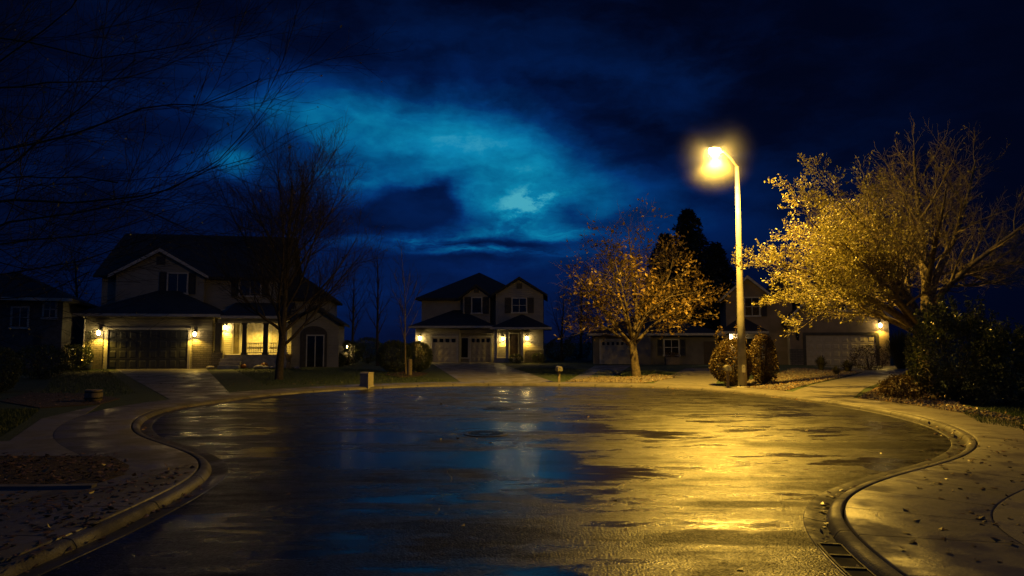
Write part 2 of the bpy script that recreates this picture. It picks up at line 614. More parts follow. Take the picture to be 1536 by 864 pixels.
def road_material():
    m, nt, b, oc = new_mat('wet_asphalt')
    x, y, z = nt.xyz(oc)
    # water lies in broad patches, stretched across the fall of the road
    pv_ = nt.comb(nt.m('MULTIPLY', x, 0.32), nt.m('MULTIPLY', y, 0.75), 0.0)
    wetn = nt.noise(pv_, 1.15, 5, 0.6, dist=0.6)
    wet2 = nt.noise(nt.comb(nt.m('MULTIPLY', x, 0.35), y, 4.0), 3.0, 4, 0.6)
    wet = nt.m('ADD', nt.m('MULTIPLY', wetn, 0.65), nt.m('MULTIPLY', wet2, 0.35))
    dry = nt.ramp(wet, 0.50, 0.40, 0.0, 1.0)               # drying areas
    pud = nt.ramp(wet, 0.50, 0.60, 0.0, 1.0)               # film of standing water

    def ell(px, py, sx, sy):
        c = on_z(px, py)
        u = nt.m('DIVIDE', nt.m('SUBTRACT', x, c.x), sx)
        v = nt.m('DIVIDE', nt.m('SUBTRACT', y, c.y), sy)
        q = nt.m('ADD', nt.m('MULTIPLY', u, u), nt.m('MULTIPLY', v, v))
        return nt.ramp(nt.m('ADD', q, nt.m('MULTIPLY', wet2, 1.6)), 1.75, 1.15, 0.0, 1.0)
    for e in ((1170, 806, 1.7, 0.34), (1290, 668, 2.6, 0.55), (1120, 757, 1.0, 0.22)):
        dry = nt.m('MAXIMUM', dry, ell(*e))
    pud = nt.m('MULTIPLY', pud, nt.m('SUBTRACT', 1.0, dry))
    for e in ((1328, 703, 0.30, 0.35), (715, 640, 2.2, 1.1), (800, 590, 1.0, 2.0), (640, 690, 2.6, 0.9), (790, 690, 1.0, 1.5), (850, 640, 1.2, 1.0), (560, 655, 1.6, 0.9)):
        pud = nt.m('MAXIMUM', pud, nt.m('MULTIPLY', ell(*e), 0.8))
    n1 = nt.noise(oc, 2.0, 5)
    col = nt.mix(nt.ramp(n1, 0.3, 0.7), (0.010, 0.010, 0.011), (0.020, 0.019, 0.018))
    # stones of the asphalt, some pale
    vo = nt.node('ShaderNodeTexVoronoi')
    nt.l.new(oc, vo.inputs['Vector'])
    vo.inputs['Scale'].default_value = 55.0
    pale = nt.ramp(nt.xyz(vo.outputs['Color'])[0], 0.82, 0.95, 0.0, 0.55)
    col = nt.mix(pale, col, (0.07, 0.065, 0.06))
    col = nt.mix(nt.m('MULTIPLY', dry, 0.25), col, (0.025, 0.023, 0.022))
    nt.put(b.inputs['Base Color'], col)
    rg = nt.ramp(n1, 0.3, 0.7, 0.29, 0.37)
    tr = nt.noise(nt.comb(nt.m('MULTIPLY', x, 1.2), nt.m('MULTIPLY', y, 5.0), 2.0), 0.9, 4, 0.6)
    rg = nt.m('ADD', rg, nt.ramp(tr, 0.35, 0.65, -0.05, 0.06))
    rg = nt.m('ADD', rg, nt.m('MULTIPLY', dry, 0.10))
    rg = nt.m('ADD', nt.m('MULTIPLY', rg, nt.m('SUBTRACT', 1.0, pud)), nt.m('MULTIPLY', pud, 0.14))
    nt.put(b.inputs['Roughness'], rg)
    # each stone stands a little proud and takes the light differently
    vo2 = nt.node('ShaderNodeTexVoronoi')
    nt.l.new(oc, vo2.inputs['Vector'])
    vo2.inputs['Scale'].default_value = 46.0
    g1 = nt.xyz(vo2.outputs['Color'])[1]
    g2 = nt.xyz(vo.outputs['Color'])[2]
    g3 = nt.ramp(nt.noise(oc, 11.0, 3, 0.7), 0.32, 0.68, 0.45, 1.55)
    grain = nt.m('ADD', nt.m('MULTIPLY', nt.m('POWER', g1, 2.2), 0.95), nt.m('MULTIPLY', nt.m('POWER', g2, 2.0), 0.75))
    grain = nt.m('MULTIPLY', grain, g3)
    sp = nt.m('SUBTRACT', 0.66, nt.m('MULTIPLY', dry, 0.54))
    sp = nt.m('MULTIPLY', sp, nt.m('ADD', nt.m('MULTIPLY', nt.m('ADD', 0.25, grain), nt.m('SUBTRACT', 1.0, nt.m('MULTIPLY', pud, 0.7))), nt.m('MULTIPLY', pud, 0.7)))
    nt.put(b.inputs['Specular IOR Level'], sp)
    # relief: aggregate, coarse unevenness, and the ripple rings of the patched manholes
    agg = nt.noise(oc, 85.0, 2, 0.7)
    agg2 = nt.noise(oc, 42.0, 2, 0.6)
    h = nt.m('ADD', nt.m('ADD', nt.m('MULTIPLY', agg, 0.4), nt.m('MULTIPLY', agg2, 0.5)), nt.m('MULTIPLY', nt.m('SUBTRACT', 0.6, vo2.outputs['Distance']), 0.5))
    h = nt.m('MULTIPLY', h, nt.m('SUBTRACT', 1.0, nt.m('MULTIPLY', pud, 0.72)))
    ck = nt.node('ShaderNodeTexVoronoi', feature='DISTANCE_TO_EDGE')
    nt.l.new(nt.comb(nt.m('ADD', x, nt.m('MULTIPLY', n1, 1.1)), nt.m('ADD', y, nt.m('MULTIPLY', wetn, 1.2)), 0.0), ck.inputs['Vector'])
    ck.inputs['Scale'].default_value = 0.22
    crack = nt.ramp(nt.m('ADD', ck.outputs['Distance'], nt.m('MULTIPLY', agg2, 0.003)), 0.0035, 0.006, 1.0, 0.0)
    crack = nt.m('MULTIPLY', crack, nt.ramp(wet2, 0.42, 0.52))
    h = nt.m('SUBTRACT', h, nt.m('MULTIPLY', crack, 0.8))
    bn = nt.bump(h, 1.0, 0.0072)
    ring = None
    for c, rad in ((MH1, 2.6), (MH2, 1.5)):
        u = nt.m('SUBTRACT', x, c.x)
        v = nt.m('SUBTRACT', y, c.y)
        r = nt.m('SQRT', nt.m('ADD', nt.m('MULTIPLY', u, u), nt.m('MULTIPLY', v, v)))
        r = nt.m('ADD', r, nt.m('MULTIPLY', n1, 0.10))
        k = nt.m('MULTIPLY', nt.m('SINE', nt.m('MULTIPLY', r, 17.0)), nt.ramp(r, rad, rad * 0.35, 0.0, 1.0))
        ring = k if ring is None else nt.m('ADD', ring, k)
    big = nt.noise(oc, 1.1, 3)
    bn2 = nt.bump(nt.m('ADD', nt.m('MULTIPLY', ring, 0.40), nt.m('MULTIPLY', big, 0.5)), 0.5, 0.025, bn)
    nt.put(b.inputs['Normal'], bn2)
    return m


def concrete(name, joints=None, tint=(0.30, 0.28, 0.25), wetness=1.0, relief=0.55):
    m, nt, b, oc = new_mat(name)
    n1 = nt.noise(oc, 1.2, 6, 0.62)
    n2 = nt.noise(oc, 45, 4, 0.65)
    n3 = nt.noise(oc, 4.5, 5, 0.6)
    col = nt.mix(nt.ramp(n1, 0.32, 0.68), tint, tuple(v * 0.52 for v in tint))
    col = nt.mix(nt.ramp(n3, 0.5, 0.75, 0, 0.6), col, tuple(v * 0.35 for v in tint))
    h = nt.m('ADD', nt.m('MULTIPLY', n2, 0.6), nt.m('MULTIPLY', n3, 0.8))
    if joints:
        uvn = nt.node('ShaderNodeUVMap')
        u, w, _ = nt.xyz(uvn.outputs['UV'])
        fr = nt.m('ABSOLUTE', nt.m('SUBTRACT', nt.m('FRACT', nt.m('DIVIDE', u, joints)), 0.5))
        ln = nt.ramp(nt.m('ADD', fr, nt.m('MULTIPLY', n3, 0.006)), 0.009, 0.019, 1.0, 0.0)
        col = nt.mix(ln, col, (0.03, 0.028, 0.025))
        h = nt.m('SUBTRACT', h, nt.m('MULTIPLY', ln, 2.5))
    nt.put(b.inputs['Base Color'], col)
    nt.put(b.inputs['Roughness'], nt.ramp(n1, 0.36, 0.62, 0.62 - 0.34 * wetness, 0.78))
    b.inputs['Specular IOR Level'].default_value = 0.45
    nt.put(b.inputs['Normal'], nt.bump(h, relief, 0.012))
    return m


def soil(name, c1, c2, scale=9.0):
    m, nt, b, oc = new_mat(name)
    n1 = nt.noise(oc, scale, 6, 0.7)
    n2 = nt.noise(oc, 1.4, 4)
    c = nt.mix(nt.ramp(n1, 0.3, 0.7), c1, c2)
    c = nt.mix(nt.ramp(n2, 0.4, 0.7, 0, 0.6), c, tuple(v * 0.5 for v in c1))
    nt.put(b.inputs['Base Color'], c)
    b.inputs['Roughness'].default_value = 0.85
    nt.put(b.inputs['Normal'], nt.bump(n1, 1.0, 0.05))
    return m


M_road = road_material()
M_walk = concrete('sidewalk_concrete', 1.1, (0.17, 0.155, 0.135))
M_kerb = concrete('kerb_concrete', 1.4, (0.13, 0.118, 0.10), 0.55, 1.0)
M_gut = concrete('gutter_concrete', 3.0, (0.07, 0.065, 0.06))
M_drive = concrete('driveway_concrete', None, (0.20, 0.185, 0.16), 0.9)
M_lawn = soil('lawn_turf', (0.030, 0.055, 0.016), (0.055, 0.070, 0.024), 14)
M_far = soil('ground_turf', (0.03, 0.04, 0.02), (0.05, 0.05, 0.03), 2)
M_mulch = soil('bark_mulch', (0.10, 0.065, 0.035), (0.035, 0.022, 0.014), 22)

tag(MB().add([(-400, -110, -0.2), (400, -110, -0.2), (400, 450, -0.2), (-400, 450, -0.2)], [(0, 1, 2, 3)]).build('ground', M_far), kind='structure')

# road sheet (out to the gutter lip), gutter + kerb, sidewalk
rim = offs(-0.22)
tri = tessellate_polygon([[Vector((p[0], p[1], 0)) for p in rim]])
tag(np_mesh('road', np.concatenate([rim, np.full((NK, 1), 0.0)], 1), up_tris(rim, tri), M_road), kind='structure')
tag(strip('gutter', [(-0.25, -0.05), (-0.232, 0.004), (-0.22, 0.009), (-0.12, -0.008), (-0.02, -0.014)], M_gut, uv=True), kind='structure')
tag(strip('kerb', [(-0.022, -0.05), (-0.018, 0.0), (0.004, 0.034), (0.022, 0.056), (0.040, 0.066), (0.06, 0.070), (0.115, 0.074), (0.126, 0.068), (0.131, 0.02)], M_kerb, uv=True), kind='structure')
tag(strip('sidewalk', [(0.146, 0.02), (0.152, 0.068), (0.166, 0.078), (0.8, 0.080), (1.40, 0.083), (1.42, 0.077), (1.424, -0.05)], M_walk, uv=True), kind='structure')

# lawn sheet: everything outside the sidewalk
inner = offs(1.432)
x_l, x_r = inner[0][0], inner[-1][0]
ring_o = [(x_l, -45.0), (-60, -45), (-60, 85), (60, 85), (60, -45), (x_r, -45.0)]
loop = [Vector((p[0], p[1], 0)) for p in inner] + [Vector((x, y, 0)) for x, y in ring_o[::-1][1:-1]]
tri = tessellate_polygon([loop])
lawn_o = np_mesh('lawn', np.array([(v.x, v.y, GZ - 0.012) for v in loop]), up_tris(loop, tri), M_lawn)
tag(lawn_o, kind='structure')


def sheet(name, pts, z, m, thick=0.0):
    lp = [Vector((p[0], p[1], z)) for p in pts]
    a = sum(lp[i].x * lp[(i + 1) % len(lp)].y - lp[(i + 1) % len(lp)].x * lp[i].y for i in range(len(lp)))
    if a < 0: lp = lp[::-1]
    tri = tessellate_polygon([lp])
    fs = []
    for t in tri:
        A, B, C_ = (lp[i] for i in t)
        fs.append(tuple(t) if (B - A).cross(C_ - A).z > 0 else tuple(reversed(t)))
    mb = MB()
    n = len(lp)
    mb.add([tuple(p) for p in lp] + [(p.x, p.y, z - 0.05) for p in lp], fs + [(i, i + n, (i + 1) % n + n, (i + 1) % n) for i in range(n)])
    return tag(mb.build(name, m), kind='structure')


def gpoly(pxs, z=GZ):
    return [(on_z(x, y, z).x, on_z(x, y, z).y) for x, y in pxs]


def near_kerb(px, py, o):
    """index of the kerb point nearest to a ground point, moved o outward"""
    p = on_z(px, py, GZ)
    i = int(np.argmin((kc[:, 0] - p.x)**2 + (kc[:, 1] - p.y)**2))
    return i


def kerb_arc(pa, pb, o):
    i, j = near_kerb(*pa, o), near_kerb(*pb, o)
    c = offs(o)
    st = 1 if j > i else -1
    return [tuple(c[k]) for k in range(i, j + st, st * 3 if abs(j - i) > 6 else st)]


ZD, ZB = GZ + 0.004 - 0.004, GZ + 0.012
KO = 1.426
# driveways
sheet('driveway', gpoly([(160, 546.5), (303, 546.5)]) + kerb_arc((372, 590), (216, 600), KO), GZ, M_drive)
sheet('driveway', gpoly([(645, 543.2), (744, 543.2)]) + kerb_arc((826, 576), (684, 575), KO), GZ, M_drive)
sheet('driveway', gpoly([(893, 548), (947, 548)]) + kerb_arc((905, 574), (850, 574), KO), GZ, M_drive)
sheet('driveway', gpoly([(1030, 552), (1086, 553)]) + kerb_arc((1062, 580), (965, 576), KO), GZ, M_drive)
DR = [(20.0, 45.6), (25.6, 46.0), (23.2, 40.0), (17.9, 32.0), (12.6, 24.6)]
sheet('driveway', DR + kerb_arc((1243, 598), (1160, 588), KO) + [(11.6, 26.6), (15.0, 31.2), (18.6, 36.4), (19.8, 41)], GZ, M_drive)
# the neighbour's flared driveway on the near left, and the forecourt on the near right
pl = kerb_arc((120, 655), (250, 606), KO)
sheet('driveway', gpoly([(-150, 684), (46, 684)]) + [tuple(p) for p in gpoly([(150, 683)])] + pl[:-4] + gpoly([(150, 607), (62, 628), (14, 661), (-160, 668)]), GZ + 0.0, M_drive)
i0 = int(np.argmin((kc[:, 0] - 2.75)**2 + (kc[:, 1] - 3.0)**2))
i1 = near_kerb(1560, 690, KO)
pr = [tuple(offs(KO)[k]) for k in range(i0, i1, -2)]
sheet('driveway', pr + gpoly([(1640, 690), (1800, 760)]) + [(9.0, 3.0)], GZ, M_drive)
bl = kerb_arc((60, 800), (130, 735), KO)
sheet('driveway', gpoly([(-300, 735), (135, 733)]) + bl[::-1] + [(-5.3, 3.0), (-12, 3.0)], GZ, M_drive)
# planting beds
sheet('planting_bed', kerb_arc((1064, 583), (1158, 588), KO) + [(11.5, 26.7), (14.9, 31.3), (18.5, 36.5), (19.5, 41), (17.2, 42), (12.5, 33), (9.6, 28.5)], ZB, M_mulch)
sheet('planting_bed', kerb_arc((1246, 598), (1470, 640), KO) + gpoly([(1540, 652), (1530, 628), (1450, 612), (1400, 585), (1346, 566)]), ZB, M_mulch)
sheet('planting_bed', gpoly([(-60, 731), (128, 730), (186, 712), (194, 699), (168, 686), (-60, 684)]), ZB, M_mulch)
sheet('planting_bed', kerb_arc((845, 575), (962, 577), KO) + gpoly([(1015, 566), (985, 562), (950, 566), (900, 566), (856, 571)]), ZB, M_mulch)
sheet('planting_bed', gpoly([(0, 602), (60, 612), (150, 606), (180, 598), (120, 590), (40, 590)]), ZB, M_mulch)
sheet('planting_bed', gpoly([(340, 547), (384, 548.5), (470, 546), (470, 542.5), (345, 542.8)]), ZB, M_mulch)
sheet('planting_bed', gpoly([(575, 562), (600, 566), (628, 565), (642, 560), (612, 557)]), ZB, M_mulch)
M_stone = plain('edging_stone', (0.16, 0.15, 0.14), rough=0.8, bump=0.5, bscale=18)


def edging(pxs, name, label):
    P = gpoly(pxs)
    mb = MB()
    for (a, b) in zip(P[:-1], P[1:]):
        d = Vector((b[0] - a[0], b[1] - a[1], 0)).normalized()
        n = Vector((-d.y, d.x, 0)) * 0.06
        A, B = Vector((*a, 0)), Vector((*b, 0))
        q = [A - n, B - n, B + n, A + n]
        mb.add([(p.x, p.y, GZ - 0.03) for p in q] + [(p.x, p.y, GZ + 0.035) for p in q], [(3, 2, 1, 0), (4, 5, 6, 7), (0, 1, 5, 4), (1, 2, 6, 5), (2, 3, 7, 6), (3, 0, 4, 7)])
    tag(mb.build(name, M_stone), label, 'edging')


edging([(-60, 733), (60, 732.5), (141, 731)], 'bed_edging', 'low straight stone edging along the near side of the leaf strewn bed by the sidewalk')

# ------------------------------------------------------------------ manholes and drain
M_iron = plain('cast_iron', (0.05, 0.05, 0.052), (0.03, 0.026, 0.022), rough=0.38, scale=14, bump=0.4, bscale=60, metal=0.7)
M_ironw = plain('worn_iron', (0.10, 0.10, 0.10), (0.05, 0.045, 0.04), rough=0.3, scale=10, bump=0.3, bscale=80, metal=0.8)


def manhole(c, r, label):
    root = empty('manhole', (c.x, c.y, 0.0), 0.4, label, 'manhole', 'manholes in the road')
    mb = MB()
    n = 40
    prof = [(r + 0.09, -0.02), (r + 0.09, 0.010), (r + 0.075, 0.016), (r + 0.012, 0.016), (r + 0.012, -0.02)]
    vs, fs = [], []
    for rr, h in prof:
        for k in range(n):
            a = 2 * PI * k / n
            vs.append((rr * math.cos(a), rr * math.sin(a), h))
    for j in range(len(prof) - 1):
        for k in range(n):
            a, b = j * n + k, j * n + (k + 1) % n
            fs.append((a, b, b + n, a + n))
    mb.add(vs, fs).build('rim', M_iron, root)
    cv = MB()
    cv.lathe([(r, -0.02), (r, 0.009), (r - 0.008, 0.012)], 40)
    for i in range(-6, 7):                                   # raised studs cast in rows
        for j in range(-6, 7):
            x, y = i * 0.047, j * 0.047
            if x * x + y * y < (r - 0.05)**2 and not (abs(i) < 3 and abs(j) < 2):
                cv.box(x - 0.013, x + 0.013, y - 0.013, y + 0.013, 0.0125, 0.019)
    for a in range(0, 360, 9):
        x, y = (r - 0.025) * math.cos(R(a)), (r - 0.025) * math.sin(R(a))
        cv.box(x - 0.008, x + 0.008, y - 0.008, y + 0.008, 0.0125, 0.018)
    cv.build('cover', M_ironw, root)


manhole(MH1, 0.34, 'farther round iron manhole inside wide ripple rings of wet asphalt')
manhole(MH2, 0.34, 'nearer round iron manhole with a bright wet rim in the middle of the road')

# storm drain set in the kerb at the bottom right
ia = int(np.argmin((kc[:, 0] - on_z(1282, 806).x)**2 + (kc[:, 1] - on_z(1282, 806).y)**2))
ib = int(np.argmin((kc[:, 0] - on_z(1340, 858).x)**2 + (kc[:, 1] - on_z(1340, 858).y)**2))
if ib < ia: ia, ib = ib, ia
ia_, ib_ = ia + 2, ib + 2
mid = (kc[ia_] + kc[ib_]) / 2
dr = empty('storm_drain', (mid[0], mid[1], 0), 0, 'dark iron storm drain with barred openings set in the curved kerb', 'storm drain')
M_grate = plain('grate_iron', (0.018, 0.017, 0.016), (0.03, 0.02, 0.014), rough=0.55, scale=14, bump=0.5, bscale=60, metal=0.2)
M_hole_shade = plain('drain_hole_shade', (0.004, 0.004, 0.004), rough=0.95, bump=0)
P = kc + nrm * -0.17
hole = MB()  # flat near-black sheet, painted as the shade inside the drain


def q_at(i, o, z): 
    p = kc[i] + nrm[i] * o - mid
    return (p[0], p[1], z)


for i in range(ia_, ib_):
    hole.add([q_at(i, -0.20, 0.012), q_at(i + 1, -0.20, 0.012), q_at(i + 1, -0.022, 0.012), q_at(i, -0.022, 0.012)], [(0, 1, 2, 3)])
k = ia_
step_b = max(2, (ib_ - ia_) // 5)
while k <= ib_:
    t = tg[k] * 0.016
    a, b = np.array(q_at(k, -0.20, 0)), np.array(q_at(k, -0.024, 0))
    t3 = np.array([t[0], t[1], 0])
    z3 = np.array([0, 0, 1])
    vs = [a - t3, a + t3, b + t3, b - t3]
    bar = MB().add([tuple(v + z3 * 0.008) for v in vs] + [tuple(v + z3 * 0.024) for v in vs], [(3, 2, 1, 0), (4, 5, 6, 7), (0, 1, 5, 4), (1, 2, 6, 5), (2, 3, 7, 6), (3, 0, 4, 7)])
    bar.build('grate_bar', M_grate, dr)
    k += step_b
hole.build('opening_shade', M_hole_shade, dr)
for o0, o1 in ((-0.216, -0.198), (-0.026, -0.012)):
    fr_ = MB()
    for i in range(ia_, ib_):
        fr_.add([q_at(i, o0, 0.020), q_at(i + 1, o0, 0.020), q_at(i + 1, o1, 0.020), q_at(i, o1, 0.020),
                 q_at(i, o0, -0.02), q_at(i + 1, o0, -0.02), q_at(i + 1, o1, -0.02), q_at(i, o1, -0.02)],
                [(0, 1, 2, 3), (0, 4, 5, 1), (3, 2, 6, 7)])
    fr_.build('frame', M_grate, dr)
# ------------------------------------------------------------------ houses
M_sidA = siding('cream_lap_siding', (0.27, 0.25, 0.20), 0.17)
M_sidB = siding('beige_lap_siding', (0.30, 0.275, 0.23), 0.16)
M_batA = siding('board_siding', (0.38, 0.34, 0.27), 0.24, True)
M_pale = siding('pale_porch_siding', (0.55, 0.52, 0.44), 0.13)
M_stuc = plain('tan_stucco', (0.29, 0.22, 0.15), (0.21, 0.165, 0.11), rough=0.85, scale=1.0, bump=0.4, bscale=70)
M_stucD = plain('grey_stucco', (0.19, 0.17, 0.14), (0.13, 0.12, 0.10), rough=0.85, scale=1.0, bump=0.4, bscale=70)
M_stone_v = masonry('stone_veneer', (0.22, 0.19, 0.16), (0.13, 0.115, 0.10), (0.05, 0.047, 0.04), 0.36, 0.12)
M_roof = shingles('dark_shingles', (0.035, 0.033, 0.033))
M_roof2 = shingles('brown_shingles', (0.045, 0.036, 0.03))
M_trim = plain('white_trim', (0.46, 0.44, 0.39), (0.38, 0.36, 0.32), rough=0.5, bump=0.1)
M_trimd = plain('dark_trim', (0.055, 0.05, 0.045), rough=0.5, bump=0.1)
M_shut = plain('dark_shutter', (0.03, 0.03, 0.034), rough=0.5, bump=0.1)
M_gdark = plain('dark_garage_paint', (0.035, 0.038, 0.042), (0.028, 0.03, 0.034), rough=0.45, bump=0.12)
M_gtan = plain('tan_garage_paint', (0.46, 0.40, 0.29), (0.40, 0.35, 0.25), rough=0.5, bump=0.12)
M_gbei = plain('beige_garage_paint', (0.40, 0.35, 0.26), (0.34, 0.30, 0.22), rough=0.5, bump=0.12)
M_door = plain('dark_door_paint', (0.06, 0.04, 0.03), rough=0.45, bump=0.1)
M_glass = plain('dark_glass', (0.012, 0.014, 0.018), rough=0.06, bump=0.02, bscale=3, rvar=0.02, spec=0.8)
M_curt = plain('pale_curtain', (0.55, 0.50, 0.38), rough=0.9, scale=8, bump=0.3, bscale=12)
M_conc_step = plain('step_concrete', (0.36, 0.34, 0.30), rough=0.7, bump=0.4)
M_metal = plain('black_metal', (0.02, 0.02, 0.02), rough=0.4, bump=0.1, metal=0.3)
M_bulb = emit('warm_bulb', (1.0, 0.70, 0.24), 80.0)
M_bulbw = emit('pale_bulb', (1.0, 0.80, 0.42), 80.0)


class House:
    def __init__(s, label, px, depth, rz, cat='house'):
        p = at_y(px, 545, depth)
        s.o = Vector((p.x, p.y, GZ))
        s.rz = R(rz)
        s.root = empty('house', s.o, s.rz, label, cat, 'houses round the cul-de-sac')
        s.u = Vector((math.cos(s.rz), math.sin(s.rz), 0))
        s.w = Vector((-math.sin(s.rz), math.cos(s.rz), 0))
        s.wall, s.roof, s.trim = MB(), MB(), MB()

    def p(s, px, py, w=0.0):
        """(along, up) on the plane that lies w metres behind the front"""
        d = ray(px, py)
        t = ((s.o + s.w * w) - CAM).dot(s.w) / d.dot(s.w)
        q = CAM + d * t - s.o
        return q.dot(s.u), q.z

    def X(s, px, w=0.0): return s.p(px, 510, w)[0]
    def Z(s, px, py, w=0.0): return s.p(px, py, w)[1]
    def rect(s, x0, y0, x1, y1, w=0.0):
        a, b = s.p(x0, y1, w), s.p(x1, y0, w)
        return a[0], b[0], a[1], b[1]

    # roofs are closed slabs with an eave thickness
    def hip(s, x0, x1, y0, y1, z, h, ov=0.45, mb=None, th=0.16):
        mb = mb or s.roof
        x0 -= ov; x1 += ov; y0 -= ov; y1 += ov
        if (x1 - x0) >= (y1 - y0):
            k = (y1 - y0) / 2
            r = [(x0 + k, (y0 + y1) / 2), (x1 - k - 0.01, (y0 + y1) / 2)]
            fs = [(4, 5, 9, 8), (6, 7, 8, 9), (7, 4, 8), (5, 6, 9)]
        else:
            k = (x1 - x0) / 2
            r = [((x0 + x1) / 2, y0 + k), ((x0 + x1) / 2, y1 - k - 0.01)]
            fs = [(4, 5, 8), (5, 6, 9, 8), (6, 7, 9), (7, 4, 8, 9)]
        c = [(x0, y0), (x1, y0), (x1, y1), (x0, y1)]
        mb.add([(x, y, z - th) for x, y in c] + [(x, y, z) for x, y in c] + [(x, y, z + h) for x, y in r],
               [(3, 2, 1, 0), (0, 1, 5, 4), (1, 2, 6, 5), (2, 3, 7, 6), (3, 0, 4, 7)] + fs)

    def gable_y(s, x0, x1, xm, y0, y1, z, zp, ov=0.35, th=0.16, fov=0.35, trim=True):
        """front gable: ridge runs back; eaves at z, peak at zp"""
        sl = (zp - z) / (xm - x0); sr = (zp - z) / (x1 - xm)
        a, b = (x0 - ov, z - sl * ov), (x1 + ov, z - sr * ov)
        s.roof.prism_y([(a[0], a[1]), (xm, zp), (b[0], b[1]), (b[0], b[1] + th), (xm, zp + th * 1.25), (a[0], a[1] + th)], y0 - fov, y1)
        s.wall.prism_y([(x0, z - 0.02), (x1, z - 0.02), (xm, zp - 0.03)], y0 + 0.001, y0 + 0.3)
        if trim:                                              # barge boards
            e = 0.02
            s.trim.prism_y([(a[0], a[1] - 0.06), (xm, zp - 0.06), (xm, zp + th * 1.25 - 0.03), (a[0], a[1] + th - 0.03)], y0 - fov - e, y0 - fov - 0.003)
            s.trim.prism_y([(xm, zp - 0.06), (b[0], b[1] - 0.06), (b[0], b[1] + th - 0.03), (xm, zp + th * 1.25 - 0.03)], y0 - fov - e, y0 - fov - 0.003)

    def gable_x(s, x0, x1, y0, y1, z, zp, ov=0.4, th=0.16):
        ym = (y0 + y1) / 2
        sl = (zp - z) / (ym - y0)
        s.roof.prism_x([(y0 - ov, z - sl * ov), (ym, zp), (y1 + ov, z - sl * ov), (y1 + ov, z - sl * ov + th), (ym, zp + th * 1.25), (y0 - ov, z - sl * ov + th)], x0 - ov, x1 + ov)
        s.wall.prism_x([(y0 + .002, z - 0.02), (y1 - .002, z - 0.02), (ym, zp - 0.03)], x0 + 0.002, x0 + 0.3)
        s.wall.prism_x([(y0 + .002, z - 0.02), (y1 - .002, z - 0.02), (ym, zp - 0.03)], x1 - 0.3, x1 - 0.002)

    def window(s, x0, x1, z0, z1, w, nx=2, ny=2, shutters=0.0, frame=None, pane=None, fw=0.09, name='window', arch=False):
        y = w
        mb = MB()
        mb.box(x0 - fw, x0, y - 0.07, y + 0.02, z0 - fw, z1 + fw)
        mb.box(x1, x1 + fw, y - 0.07, y + 0.02, z0 - fw, z1 + fw)
        mb.box(x0 - 0.001, x1 + 0.001, y - 0.068, y + 0.02, z1, z1 + fw)
        mb.box(x0 - fw - 0.05, x1 + fw + 0.05, y - 0.11, y + 0.02, z0 - fw - 0.03, z0)
        bw = 0.022
        for i in range(1, nx):
            x = x0 + (x1 - x0) * i / nx
            mb.box(x - bw, x + bw, y - 0.05, y + 0.01, z0, z1)
        for j in range(1, ny):
            z = z0 + (z1 - z0) * j / ny
            mb.box(x0, x1, y - 0.045, y + 0.01, z - bw, z + bw)
        f = mb.build(name, frame or M_trim, s.root)
        MB().box(x0, x1, y - 0.03, y - 0.006, z0, z1).build('pane', pane or M_glass, f)
        if shutters:
            for a, b in ((x0 - fw - 0.03 - shutters, x0 - fw - 0.03), (x1 + fw + 0.03, x1 + fw + 0.03 + shutters)):
                sh = MB()
                sh.box(a, a + 0.05, y - 0.06, y + 0.01, z0 - fw, z1 + fw)
                sh.box(b - 0.05, b, y - 0.06, y + 0.01, z0 - fw, z1 + fw)
                for zz in (z0 - fw, (z0 + z1) / 2 - .03, z1 + fw - 0.07):
                    sh.box(a + 0.05, b - 0.05, y - 0.058, y + 0.01, zz, zz + 0.07)
                n = max(4, int((z1 - z0) / 0.07))
                for i in range(n):
                    zz = z0 - fw + 0.07 + (z1 - z0 + 2 * fw - 0.14) * i / n
                    sh.add([(a + 0.05, y - 0.045, zz), (b - 0.05, y - 0.045, zz), (b - 0.05, y - 0.012, zz + 0.06), (a + 0.05, y - 0.012, zz + 0.06)], [(0, 1, 2, 3)])
                sh.build('shutter', M_shut, s.root)
        return f

    def garage(s, x0, x1, z0, z1, w, nx, ny, m, frame=M_trim, glass_row=False, label=None, fw=0.13):
        y = w
        d = MB()
        d.box(x0, x1, y - 0.02, y + 0.05, z0, z1)
        pw, ph = (x1 - x0) / nx, (z1 - z0) / ny
        for i in range(nx):
            for j in range(ny):
                if glass_row and j == ny - 1: continue
                a, b = x0 + i * pw + 0.09, x0 + (i + 1) * pw - 0.09
                c, e = z0 + j * ph + 0.09, z0 + (j + 1) * ph - 0.08
                # raised panel with sloping border
                vs = [(a, y - 0.02, c), (b, y - 0.02, c), (b, y - 0.02, e), (a, y - 0.02, e)]
                k = 0.045
                vs += [(a + k, y - 0.034, c + k), (b - k, y - 0.034, c + k), (b - k, y - 0.034, e - k), (a + k, y - 0.034, e - k)]
                d.add(vs, [(4, 5, 6, 7), (0, 1, 5, 4), (1, 2, 6, 5), (2, 3, 7, 6), (3, 0, 4, 7)])
        for j in range(1, ny):                                # section joints
            zz = z0 + j * ph
            d.box(x0 + 0.01, x1 - 0.01, y - 0.028, y - 0.015, zz - 0.012, zz + 0.012)
        o = d.build('garage_door', m, s.root)
        if label: o['label'] = label
        if glass_row:
            for i in range(nx):
                MB().box(x0 + i * pw + 0.08, x0 + (i + 1) * pw - 0.08, y - 0.035, y - 0.01, z1 - ph + 0.10, z1 - 0.10).build('pane', M_glass, o)
        f = MB()
        f.box(x0 - fw, x0 - 0.002, y - 0.08, y + 0.02, z0, z1 + fw)
        f.box(x1 + 0.002, x1 + fw, y - 0.08, y + 0.02, z0, z1 + fw)
        f.box(x0 - 0.003, x1 + 0.003, y - 0.078, y + 0.02, z1 + 0.002, z1 + fw)
        f.build('door_frame', frame, s.root)
        return o

